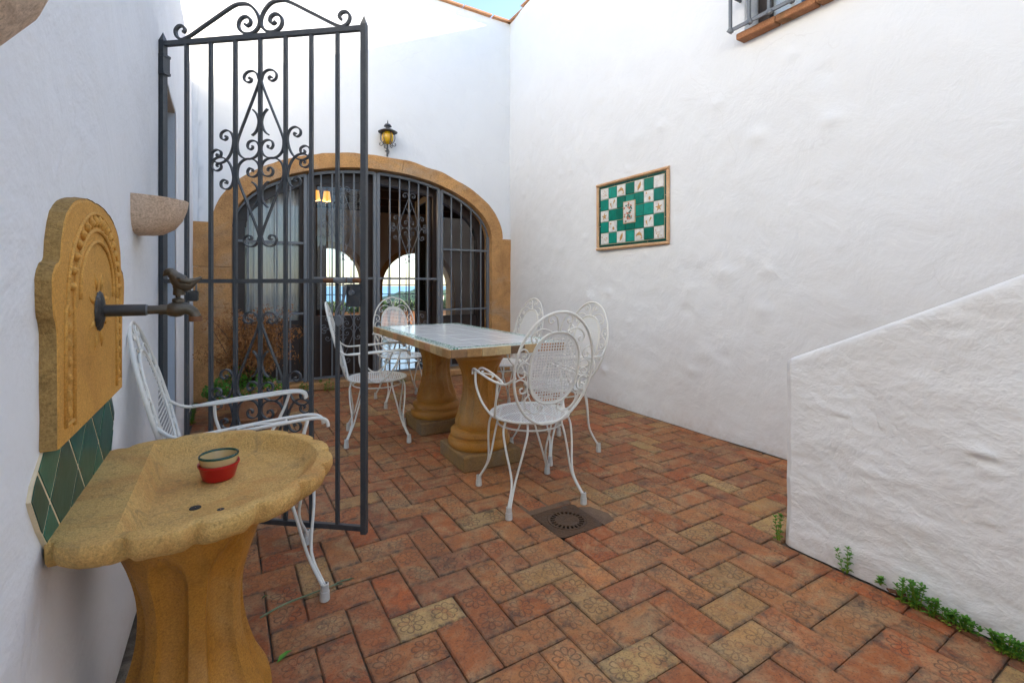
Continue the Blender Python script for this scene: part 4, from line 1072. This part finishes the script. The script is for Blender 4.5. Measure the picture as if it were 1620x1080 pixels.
tap = thing('bird_tap', 'dark bronze tap topped by a little bird, on the fountain plate', 'tap', (LX+.025, 1.406, 1.093))
q = MB(); nn = 48
q.lathe([(.001,.010),(.018,.010),(.030,.007),(.041,.004),(.044,.0)], nn, fn=lambda r_, z, a: r_*(1+.05*math.cos(16*a)*(r_ > .025))); q.build('rosette', M['pipe'], tap, smooth=True, rot=(0, R(90), 0))
q = MB(); q.tube([(.005,0,0),(.085,0,.0)], .0138, 16); q.build('sleeve', M['pipe'], tap, smooth=True, angle=40)
q = MB(); q.tube([(.083,0,0),(.088,0,0)], .0125, 16); q.build('collar', M['iron_light'], tap, smooth=True, angle=40)
q = MB(); q.tube([(.085,0,0),(.112,0,0)], .0105, 16); q.tube([(.110,0,0),(.126,0,0)], .0125, 8)
q.tube([(.125,0,0),(.132,0,-.0005),(.142,0,0),(.152,0,.001),(.163,0,.001),(.172,0,-.003),(.1785,0,-.010),(.182,0,-.020)], [.013,.0165,.0190,.0185,.0145,.0125,.0120,.0130], 14); q.build('valve_body', M['bronze'], tap, smooth=True, angle=50)
q = MB(); q.lathe([(.0115,0),(.0145,-.001),(.0145,-.012),(.010,-.013),(.009,-.004)], 16, (.1825,0,-.018)); q.build('spout_nut', M['rust'], tap, smooth=True, angle=40)
q = MB(); q.lathe([(.013,.008),(.010,.016),(.0125,.018),(.0125,.025),(.009,.027),(.005,.028),(.005,.036)], 14, (.147,0,0)); q.build('valve_stem', M['bronze'], tap, smooth=True, angle=40)
q = MB()
path = [(.1165,.0810),(.1200,.0830),(.1250,.0880),(.1315,.0895),(.138,.0830),(.146,.0730),(.155,.064),(.163,.062),(.171,.0635),(.179,.068),(.187,.073),(.1945,.078)]
rad = [.0008,.0032,.0088,.0115,.0120,.0172,.0205,.0195,.0140,.0085,.0055,.0028]
pp_ = crom([Vector((x, 0, z)) for x, z in path], 3); rr_ = []
for i in range(len(rad)-1): rr_ += [rad[i] + (rad[i+1]-rad[i])*k/3 for k in range(3)]
rr_.append(rad[-1]); q.tube(pp_, rr_, 14)
for s in (-1, 1):   # folded wings
    q.tube([(.145, s*.013, .074), (.156, s*.0185, .070), (.169, s*.0155, .067), (.184, s*.006, .0715)], [.003, .0078, .0062, .001], 8)
    q.tube([(.149, s*.0065, .052), (.149, s*.006, .040)], [.006, .0055], 8)
q.lathe([(.0120,.034),(.0130,.036),(.0122,.050),(.014,.056)], 12, (.149,0,0)); bird = q.build('bird_handle', M['bronze'], tap, smooth=True)
for s in (-1, 1):
    q = MB(); q.lathe([(.0002,-.0013),(.0013,0),(.0002,.0013)], 8, (.1250, s*.0080, .0900)); q.build('eye', M['pipe'], bird)

# ------------------------------------------------------------------ half-bowl wall sconces
def sconce(y, z, label):
    t_ = thing('wall_sconce', label, 'wall light', (LX-.004, y, z), 0, 'clay wall sconces'); q = MB(); n = 28
    for (rx, ry, zz_) in ((.03,.04,-.128),(.080,.085,-.122),(.116,.114,-.102),(.138,.132,-.070),(.152,.141,-.030),(.157,.144,0),(.149,.136,.0),(.126,.122,-.05),(.05,.06,-.10)):
        for i in range(n+1):
            a = -math.pi/2 + math.pi*i/n; q.v.append((max(0, rx*math.cos(a))**1.0, ry*math.sin(a), zz_ + .003*nz(rx*20, a*2, zz_*20)))
    for j in range(8):
        for i in range(n): q.f.append((j*(n+1)+i, j*(n+1)+i+1, (j+1)*(n+1)+i+1, (j+1)*(n+1)+i))
    q.f.append(tuple(range(n+1))); q.m = [0]*len(q.f); q.col = [None]*len(q.f)
    q.build('half_bowl', M['sconce'], t_, smooth=True, angle=50)
    q = MB(); q.lathe([(.001,-.05),(.025,-.05),(.03,-.02),(.02,.0),(.001,.004)], 14, (.06,0,-.03)); q.build('bulb', M['curtain'], t_, smooth=True)
sconce(2.17, 1.462, 'half bowl clay wall sconce between stone plate and iron gate')
sconce(.54, 1.462, 'half bowl clay wall sconce above and before the stone plate')

# ------------------------------------------------------------------ tiled table on two stone pedestals
TZ = .80; tc = Vector((1.475, 3.26)); TA = R(-1.6); TL, TW_ = 1.72, .79
tb = thing('patio_table', 'white and green tiled stone table on two turned ochre pedestals', 'table', (tc.x, tc.y, 0), TA)
q = MB(); q.box(-TW_/2+.012, TW_/2-.012, -TL/2+.012, TL/2-.012, TZ-.05, TZ-.0065); q.build('slab', M['tgrout'], tb)
EC = [(.16,.09,.04), (.50,.27,.08), (.42,.22,.07), (.55,.36,.16), (.32,.17,.07), (.46,.30,.13), (.50,.24,.10), (.28,.16,.08), (.58,.42,.2)]
def edge(x0, x1, y0, y1):
    q = MB(); q.bbox(x0, x1, y0, y1, TZ-.054 + rnd(-.002,.002), TZ-.004 + rnd(-.0015,.0015), .003, 0, random.choice(EC)); q.build('edge_tile', M['edgetile'], tb)
k_ = 17
for i in range(k_):
    L = TL/k_
    for s in (-1, 1):
        a = s*TW_/2 + rnd(-.0015,.0015); edge(min(a, a-s*.0135), max(a, a-s*.0135), -TL/2+i*L+.001, -TL/2+(i+1)*L-.001)
k_ = 8
for i in range(k_):
    L = (TW_-.03)/k_
    for s in (-1, 1):
        a = s*TL/2 + rnd(-.0015,.0015); edge(-TW_/2+.015+i*L+.001, -TW_/2+.015+(i+1)*L-.001, min(a, a-s*.0135), max(a, a-s*.0135))
def flat_tile(sx_, sy_, nm, mt):
    q = MB(); b = .0015; q.add([(-sx_,-sy_,-.007),(sx_,-sy_,-.007),(sx_,sy_,-.007),(-sx_,sy_,-.007),(-sx_,-sy_,-b),(sx_,-sy_,-b),(sx_,sy_,-b),(-sx_,sy_,-b),(-sx_+b,-sy_+b,0),(sx_-b,-sy_+b,0),(sx_-b,sy_-b,0),(-sx_+b,sy_-b,0)],
        [(0,1,5,4),(1,2,6,5),(2,3,7,6),(3,0,4,7),(4,5,9,8),(5,6,10,9),(6,7,11,10),(7,4,8,11),(8,9,10,11)], 0, (.80,.80,.77)); return q.mesh(nm, mt)
# border tiles carry a painted green vine: print on flat tile
m, t, b = newmat('painted_border_tile'); g = G(t); ob = g.obj(); so = g.node('ShaderNodeSeparateXYZ'); g.l.new(ob, so.inputs[0])
wv = g.math('MULTIPLY', g.math('SINE', g.math('MULTIPLY', so.outputs[1], 2*math.pi/.1)), .011)
vine = g.math('SUBTRACT', 1.0, g.math('DIVIDE', g.math('ABSOLUTE', g.math('SUBTRACT', so.outputs[0], wv)), .0035), clamp=True)
vo = g.node('ShaderNodeTexVoronoi'); g.l.new(g.stretch(g.pos(), (1, 1, .01)), vo.inputs['Vector']); vo.inputs['Scale'].default_value = 75
lf = g.ramp(vo.outputs['Distance'], [(.40, 1.0), (.52, 0.0)])
band = g.math('SUBTRACT', 1.0, g.math('GREATER_THAN', g.math('ABSOLUTE', so.outputs[0]), .024))
lf = g.math('MULTIPLY', g.math('MULTIPLY', lf, band), g.ramp(g.noise(g.pos(), 26, 2), [(.30, 0.3), (.45, 1.0)]))
edgeln = g.math('MULTIPLY', g.math('GREATER_THAN', g.math('ABSOLUTE', so.outputs[0]), .0275), g.math('LESS_THAN', g.math('ABSOLUTE', so.outputs[0]), .0305))
c = g.mix(lf, (.62, .66, .60), (.04, .25, .15)); c = g.mix(vine, c, (.02, .17, .10)); c = g.mix(edgeln, c, (.05, .28, .20))
g.l.new(c, b.inputs['Base Color']); b.inputs['Roughness'].default_value = .22; g.l.new(g.bump(g.noise(g.pos(), 25, 3), .12, .003), b.inputs['Normal']); M['border'] = m
IN, BWd = .0165, .070
bx, by = TW_/2-IN-BWd, TL/2-IN-BWd
nl, nw = 16, 7
mb_l = flat_tile(BWd/2-.001, by/nl-.001, 'border_tile', M['border']); mb_w = flat_tile(BWd/2-.001, bx/nw-.001, 'border_tile', M['border']); mb_c = flat_tile(BWd/2-.001, BWd/2-.001, 'border_tile', M['border'])
for s in (-1, 1):
    for i in range(nl): put('border_tile', mb_l, tb, (s*(bx+BWd/2), -by+(2*i+1)*by/nl, TZ+rnd(-.0006,.0006)), (0, 0, 0 if s > 0 else math.pi))
    for i in range(nw): put('border_tile', mb_w, tb, (-bx+(2*i+1)*bx/nw, s*(by+BWd/2), TZ+rnd(-.0006,.0006)), (0, 0, math.pi/2*s))
    for s2 in (-1, 1): put('border_tile', mb_c, tb, (s*(bx+BWd/2), s2*(by+BWd/2), TZ))
ni, nj = 4, 10; wt = flat_tile(bx/ni-.0006, by/nj-.0006, 'white_tile', M['tabletile'])
for i in range(ni):
    for j in range(nj): put('white_tile', wt, tb, (-bx+(2*i+1)*bx/ni, -by+(2*j+1)*by/nj, TZ+rnd(-.0008,.0008)), (rnd(-.0025,.0025), rnd(-.0025,.0025), 0))
fn2 = fluted(8, .2, .22, .016, .455, .115, .06)
pm = MB(); pm.lathe([(.19,.10),(.203,.115),(.207,.140),(.198,.162),(.180,.168),(.178,.176),(.190,.184),(.189,.206),(.174,.220),(.157,.224),(.157,.232)] + dense([(.161,.250),(.154,.285),(.139,.33),(.124,.39),(.114,.45),(.111,.50),(.116,.56),(.130,.61),(.148,.65),(.161,.67)], 3) + [(.164,.69),(.160,.70),(.168,.715),(.170,.746)], 160, fn=fn2)
pme = pm.mesh('baluster', M['pedestal'], True, 45)
ql = MB(); ql.bbox(-.20, .20, -.20, .20, .001, .102, .009); qme = ql.mesh('plinth', M['plinth'])
for (x, y) in ((1.455, 2.82), (1.485, 3.64)):
    lx, ly = x-tc.x, y-tc.y; c_, s_ = math.cos(-TA), math.sin(-TA); l = (lx*c_-ly*s_, lx*s_+ly*c_, 0)
    p_ = put('pedestal', pme, tb, l); put('plinth', qme, p_)

# ------------------------------------------------------------------ white wrought-iron armchairs
def perf(inside, x0, x1, y0, y1, pitch, hole, to3):
    mb = MB(); nx, ny = int((x1-x0)/pitch), int((y1-y0)/pitch); h = hole/2
    for i in range(nx):
        for j in range(ny):
            cx, cy = x0 + (i+.5)*pitch, y0 + (j+.5)*pitch; p = pitch/2
            if not inside(cx, cy): continue
            o_ = [(cx-p,cy-p),(cx+p,cy-p),(cx+p,cy+p),(cx-p,cy+p)]; k = len(mb.v)
            if inside(cx*1.07, cy*1.07):
                hh = [(cx-h,cy-h),(cx+h,cy-h),(cx+h,cy+h),(cx-h,cy+h)]
                mb.add([to3(*q_) for q_ in o_+hh], [(0,1,5,4),(1,2,6,5),(2,3,7,6),(3,0,4,7)])
            else: mb.add([to3(*q_) for q_ in o_], [(0,1,2,3)])
    return mb
SH = .455; SR = .215; wi = M['white_iron']; RB = .0064
BA, BB_, BZC = .215, .290, .735          # back oval half sizes and centre height
LEAN = math.tan(R(15))
def B3(x, z, o=0): return (x, -.215 - (z + BZC - SH)*LEAN - .0 + o, z + BZC)      # back plane, z measured from the oval's centre
def make_chair():
    c = thing('garden_chair', '', 'chair')
    q = perf(lambda x, y: x*x+y*y < (SR-.006)**2, -SR, SR, -SR, SR, .0145, .0078, lambda x, y: (x, y, SH - .010*max(0, 1-(x*x+y*y)/SR**2)))
    q.build('seat', M['white_mesh'], c, recalc=False)
    ring_ = [(SR*math.cos(2*math.pi*k/40), SR*math.sin(2*math.pi*k/40), SH-.002) for k in range(40)]
    q = MB(); q.tube(ring_, .0066, 7, True); n = 40
    q.add([((SR-.022)*math.cos(2*math.pi*k/n), (SR-.022)*math.sin(2*math.pi*k/n), SH-.0015) for k in range(n)] + [(SR*math.cos(2*math.pi*k/n), SR*math.sin(2*math.pi*k/n), SH+.001) for k in range(n)], [(k, (k+1)%n, n+(k+1)%n, n+k) for k in range(n)])
    q.build('seat_rim', wi, c, smooth=True)
    ov = [B3(BA*math.sin(2*math.pi*k/48), BB_*math.cos(2*math.pi*k/48)) for k in range(48)]
    q = MB(); q.tube(ov, .0074, 8, True); bf = q.build('back_frame', wi, c, smooth=True)
    pa, pb = .135, .185; pcz = .005
    q = perf(lambda x, z: abs(x/(pa-.004))**2.3 + abs((z-pcz)/(pb-.004))**2.3 < 1, -pa, pa, -pb+pcz, pb+pcz, .0145, .0088, lambda x, z: B3(x, z, .0))
    bp = q.build('back_panel', M['white_mesh'], c, recalc=False)
    q = MB(); ip = []
    for k in range(44):
        a = 2*math.pi*k/44; sx_, cz_ = math.sin(a), math.cos(a)
        ip.append((pa*math.copysign(abs(sx_)**(2/2.3), sx_), pcz + pb*math.copysign(abs(cz_)**(2/2.3), cz_)))
    q.tube([B3(x, z) for x, z in ip], .006, 6, True)
    q.add([B3(x, z, .001) for x, z in ip] + [B3(x*.9, pcz+(z-pcz)*.92, .001) for x, z in ip], [(k, (k+1)%44, 44+(k+1)%44, 44+k) for k in range(44)])
    q.build('panel_rim', wi, bp, smooth=True)
    SC = [[(.006,.192),(.010,.225),(.022,.262),(.045,.274),(.064,.262),(.062,.240),(.046,.234),(.038,.246),(.046,.252)],
          [(.040,.190),(.075,.205),(.105,.205),(.130,.190),(.145,.165),(.137,.142),(.120,.142),(.116,.158),(.128,.163)],
          [(.200,.100),(.180,.112),(.158,.100),(.150,.075),(.160,.055),(.178,.055),(.183,.072),(.172,.078)],
          [(.139,.03),(.165,.045),(.192,.030),(.200,.0),(.185,-.028),(.163,-.028),(.155,-.010),(.168,.0),(.176,-.008)],
          [(.205,-.05),(.180,-.040),(.152,-.055),(.138,-.085),(.150,-.110),(.172,-.108),(.176,-.090),(.163,-.085)],
          [(.120,-.120),(.142,-.145),(.140,-.180),(.112,-.212),(.075,-.225),(.047,-.212),(.043,-.192),(.058,-.182),(.070,-.194),(.060,-.203)]]
    for s in (-1, 1):
        for P_ in SC:
            q = MB(); q.tube([B3(p.x*s, p.y) for p in crom([Vector((x, z, 0)) for x, z in P_], 4)], .0042, 5); q.build('back_scroll', wi, c, smooth=True)
    # four hairpin legs with rubber caps
    for sx_, sy_, fx, fy in ((-1,-1,.212,.215), (1,-1,.212,.215), (-1,1,.220,.218), (1,1,.220,.218)):
        ft = Vector((sx_*fx, sy_*fy, .045)); q = MB()
        aa = math.atan2(sy_, sx_)
        for da in (-.30, .30):
            t0 = Vector((math.cos(aa+da)*(SR-.01), math.sin(aa+da)*(SR-.01), SH-.012)); mid = Vector((sx_*fx*.80, sy_*fy*.80, .16))
            out_ = t0 + Vector((math.cos(aa+da)*.018, math.sin(aa+da)*.018, -.045))
            side = Vector((-math.sin(aa), math.cos(aa), 0))*(.010 if da > 0 else -.010)
            q.tube(crom([t0, out_, out_*.55 + mid*.45 + side*1.2 + Vector((0,0,.02)), mid + side, ft*.9 + mid*.1 + side*.5, ft + side*.35], 5), .0059, 7)
        lg = q.build('leg', wi, c, smooth=True)
        q = MB(); q.lathe([(.010,.062),(.0145,.060),(.0145,.036),(.0165,.034),(.018,.002),(.016,0.0),(.001,0.0)], 14, (ft.x*1.005, ft.y*1.005, .0)); q.build('rubber_cap', M['cap'], lg, smooth=True, angle=40)
    q = MB(); q.tube([(.178*math.cos(2*math.pi*k/32), .178*math.sin(2*math.pi*k/32), SH-.052) for k in range(32)], .0052, 6, True); q.build('stretcher_ring', wi, c, smooth=True)
    for s in (-1, 1):                     # arms: two rods with a wave between, curled front, U-shaped support
        a0 = Vector(B3(.205*s, -.03)); zA = .665
        q = MB()
        outr = [a0, Vector((.235*s,-.22,zA)), Vector((.262*s,-.12,zA+.002)), Vector((.268*s,.05,zA+.012)), Vector((.262*s,.17,zA+.016)), Vector((.258*s,.215,zA+.004)), Vector((.257*s,.225,zA-.022))]
        q.tube(crom(outr, 5), RB, 8)
        inr = [Vector((.240*s,-.205,zA)), Vector((.222*s,-.12,zA+.003)), Vector((.212*s,.02,zA+.012)), Vector((.214*s,.16,zA+.018)), Vector((.222*s,.205,zA+.006)), Vector((.226*s,.214,zA-.018))]
        q.tube(crom(inr, 5), RB, 8); ar = q.build('arm', wi, c, smooth=True)
        q = MB(); q.tube(crom([(.245*s,-.06,zA+.007),(.228*s,-.04,zA+.008),(.226*s,-.005,zA+.01),(.24*s,.02,zA+.012),(.252*s,.05,zA+.013),(.25*s,.085,zA+.015),(.236*s,.09,zA+.016)], 4), .0042, 5); q.build('arm_wave', wi, ar, smooth=True)
        q = MB(); q.tube(crom([(.262*s,.155,zA+.012),(.268*s,.13,.60),(.252*s,.085,.52),(.228*s,.03,.468),(.215*s,-.005,.452),(.225*s,-.05,.468),(.240*s,-.10,.53),(.243*s,-.125,.60),(.238*s,-.13,zA)], 5), RB, 8); q.build('arm_support', wi, c, smooth=True)
    return c
proto = make_chair()
CH = [((1.44, 2.186), -8.4, 'white iron armchair with its back to the floor drain, at the table end'),
      ((1.0, 3.635), -104, 'white iron armchair at the long table side facing the tall tiled wall'),
      ((1.52, 4.62), 178, 'white iron armchair at the table end in front of the arch'),
      ((2.16, 3.74), 92, 'white iron armchair against the tall tiled wall, nearer the arch'),
      ((1.99, 2.70), 93, 'white iron armchair on the tiled wall side, nearer the floor drain'),
      ((.095, 2.06), -90, 'white iron armchair leaning against the left wall behind the basin')]
for i, (xy, a, lab) in enumerate(CH):
    c = proto if i == 0 else copy_tree(proto)
    c.location = (xy[0], xy[1], .001); c.rotation_euler = (0, 0, R(a)); c['label'] = lab; c['group'] = 'white iron garden chairs'

# ------------------------------------------------------------------ plants
def leaf(mb, c, d, up, l, w, m=0, fold=.25):
    d = d.normalized(); e = d.cross(up)
    e = e.normalized() if e.length > 1e-4 else d.orthogonal().normalized(); n_ = e.cross(d)
    p = [c, c + d*l*.35 + e*w*.5 + n_*w*fold, c + d*l*.75 + e*w*.32 + n_*w*fold*.6, c + d*l - n_*l*.12, c + d*l*.75 - e*w*.32 + n_*w*fold*.6, c + d*l*.35 - e*w*.5 + n_*w*fold, c + d*l*.5]
    mb.add(p, [(0,1,6),(1,2,6),(2,3,6),(3,4,6),(4,5,6),(5,0,6)], m)
def rv(): return Vector((rnd(-1,1), rnd(-1,1), rnd(-1,1)))
def weed(x, y, label, h, n, spread, lean=(0,0), z=0, size=.022):
    t_ = thing('weed', label, 'weed', (x, y, z), 0, 'small green weeds'); st_ = MB(); lv = MB()
    for k in range(n):
        b0 = Vector((rnd(-spread, spread)*.9*abs(lean[0] == 0 or 1), rnd(-spread, spread), 0)); hh = h*rnd(.55, 1.05)
        if lean[0]: b0.x = -abs(b0.x)*.35 if lean[0] < 0 else abs(b0.x)*.35
        tp_ = b0 + Vector((rnd(-.2,.2)*hh + lean[0]*hh, rnd(-.25,.25)*hh + lean[1]*hh, hh))
        st_.tube([b0, b0*.5 + tp_*.5 + Vector((0,0,.08*hh)), tp_], [.0018,.0014,.0008], 4)
        m_ = max(7, int(hh/.0065))
        for i in range(m_):
            f_ = (i+.5)/m_; p = b0.lerp(tp_, f_); a = i*2.4 + rnd(-.4,.4)
            leaf(lv, p, Vector((math.cos(a), math.sin(a), rnd(.1,.7))), Vector((0,0,1)), size*rnd(.6,1.15)*(1.15-.5*f_), size*.55*rnd(.7,1.1), 1 if f_ < .22 and rnd(0,1) < .7 else 0)
        for i in range(4): leaf(lv, tp_, Vector((math.cos(i*1.6), math.sin(i*1.6), .9)), Vector((0,0,1)), size*.8, size*.4)
    st_.build('stems', M['leaf2'], t_); lv.build('leaves', [M['leaf'], M['leaf2']], t_, recalc=False)
weed(2.14, 1.215, 'upright green weed at the outer corner of the stair parapet', .135, 3, .012, (-.05,.1))
weed(2.125, .93, 'lone upright green weed against the middle of the parapet foot', .125, 3, .010, (-.05,0))
weed(2.125, .815, 'tiny green sprig low on the parapet foot', .03, 2, .006, (-.1,0), .018)
weed(2.11, .715, 'bushy green weed where the brown metal strip begins', .09, 12, .03, (-.1,.0))
weed(2.105, .63, 'bushy green weed along the middle of the brown metal strip', .065, 13, .03, (-.1,.0))
weed(2.10, .56, 'bushy green weed at the far end of the brown metal strip', .055, 12, .028, (-.1,.0))
weed(2.095, .44, 'dense low green weed clump past the metal strip', .055, 26, .05, (-.15,.0))
weed(1.0, 5.53, 'low green weed at the doorstep under the iron door', .10, 9, .10, (0,-.1), 0, .03)
weed(1.82, 5.53, 'small green weed at the doorstep behind the table', .09, 6, .03, (0,-.1), 0, .03)
weed(2.25, 5.53, 'small green weed at the right part of the doorstep', .09, 5, .03, (0,-.1), 0, .03)
weed(.72, 5.52, 'low green weed at the doorstep beside the dry bush', .10, 6, .05, (0,-.1), 0, .03)
weed(-.235, 4.75, 'thin green weed at the foot of the left wall by the arch', .16, 4, .02, (.1,0), 0, .03)
q = MB(); q.prism([(2.128,.765),(2.138,.765),(2.086,.525),(2.074,.528)], .004, .016); q.prism([(2.105,.775),(2.118,.790),(2.146,.745),(2.135,.735)], .016, .022)
tag(q.build('metal_strip', M['rust']), 'rusty brown metal strip lying at the foot of the parapet', 'metal strip')
q = MB(); q.tube(crom([(.105,1.853,.004),(.18,1.872,.012),(.27,1.888,.010),(.36,1.905,.006)], 6), [.0035]*10 + [.003]*5 + [.0022]*4, 5)
for k in range(6): leaf(q, Vector((.33+.01*k, 1.898+.003*k, .006)), Vector((1, rnd(-.15,.35), rnd(0,.06))), Vector((0,0,1)), .06, .005)
tag(q.build('grass_blade', foliage('pale_grass', (.16,.20,.10), (.24,.27,.15))), 'long pale grass blade lying on the bricks by the chair foot', 'grass blade')
for k, (x, y, l, c, lab) in enumerate(((.135, 1.60, .055, 'leaf', 'fallen green leaf on the bricks by the basin pedestal'), (.115, 1.955, .028, 'hedge', 'curled dark fallen leaf on the bricks by the grass blade'), (.52, 1.98, .012, 'black', 'tiny dark leaf scrap on the bricks'))):
    q = MB(); leaf(q, Vector((0,0,.006)), Vector((.8,.5,.15)), Vector((0,0,1)), l, l*.34); tag(q.build('fallen_leaf', M[c], loc=(x, y, 0), recalc=False), lab, 'leaf')

po = thing('potted_bush', 'dry brown bush in a round terracotta pot beside the arch', 'potted plant', (.20, 4.72, 0))
q = MB(); q.lathe([(.001,0),(.175,0),(.205,.03),(.205,.042),(.19,.04),(.16,.012),(.001,.012)], 36); q.build('saucer', M['terracotta'], po, smooth=True, angle=40)
q = MB(); q.lathe([(.001,.014),(.13,.014),(.175,.25),(.195,.25),(.198,.30),(.178,.30),(.172,.265),(.001,.262)], 36); q.build('pot', M['terracotta'], po, smooth=True, angle=40)
br = MB(); lv = MB(); gl = MB()
for k in range(70):
    a = rnd(0, 6.28); r0 = rnd(0, .07); R1 = rnd(.08, .34); H1 = rnd(.5, 1.02) - R1*.25
    b0 = Vector((r0*math.cos(a), r0*math.sin(a), .26)); e = Vector((R1*math.cos(a)*1.15, R1*math.sin(a)*.8, H1)); mid = (b0+e)*.5 + Vector((rnd(-.04,.04), rnd(-.04,.04), .06))
    P_ = crom([b0, mid, e], 4); br.tube(P_, [.0042 - .0034*i/8 for i in range(9)], 4)
    for i in range(105):
        p = P_[random.randrange(3, 9)] + rv()*.055; d = rv() + Vector((0,0,-.5)); leaf(lv, p, d, Vector((rnd(-1,1),rnd(-1,1),1)), rnd(.02,.036), rnd(.007,.012))
    if k % 3 == 0:
        for i in range(6):
            p = P_[random.randrange(3, 8)]; q_ = p + rv()*.13; br.tube([p, (p+q_)/2 + rv()*.01, q_], .0011, 3)
for k in range(1100):
    a = rnd(0, 6.28); r_ = .27*math.sqrt(rnd(0,1)); p = Vector((-.06 + r_*math.cos(a)*1.1, -.08 + r_*math.sin(a)*.75, .22 + rnd(0, .26)*(1.05 - r_/.36)))
    leaf(gl, p, rv() + Vector((0,0,.3)), Vector((0,0,1)), rnd(.022,.042), rnd(.014,.024))
br.build('branches', M['twig'], po); lv.build('dry_leaves', M['dry'], po, recalc=False); gl.build('green_leaves', M['leaf'], po, recalc=False)
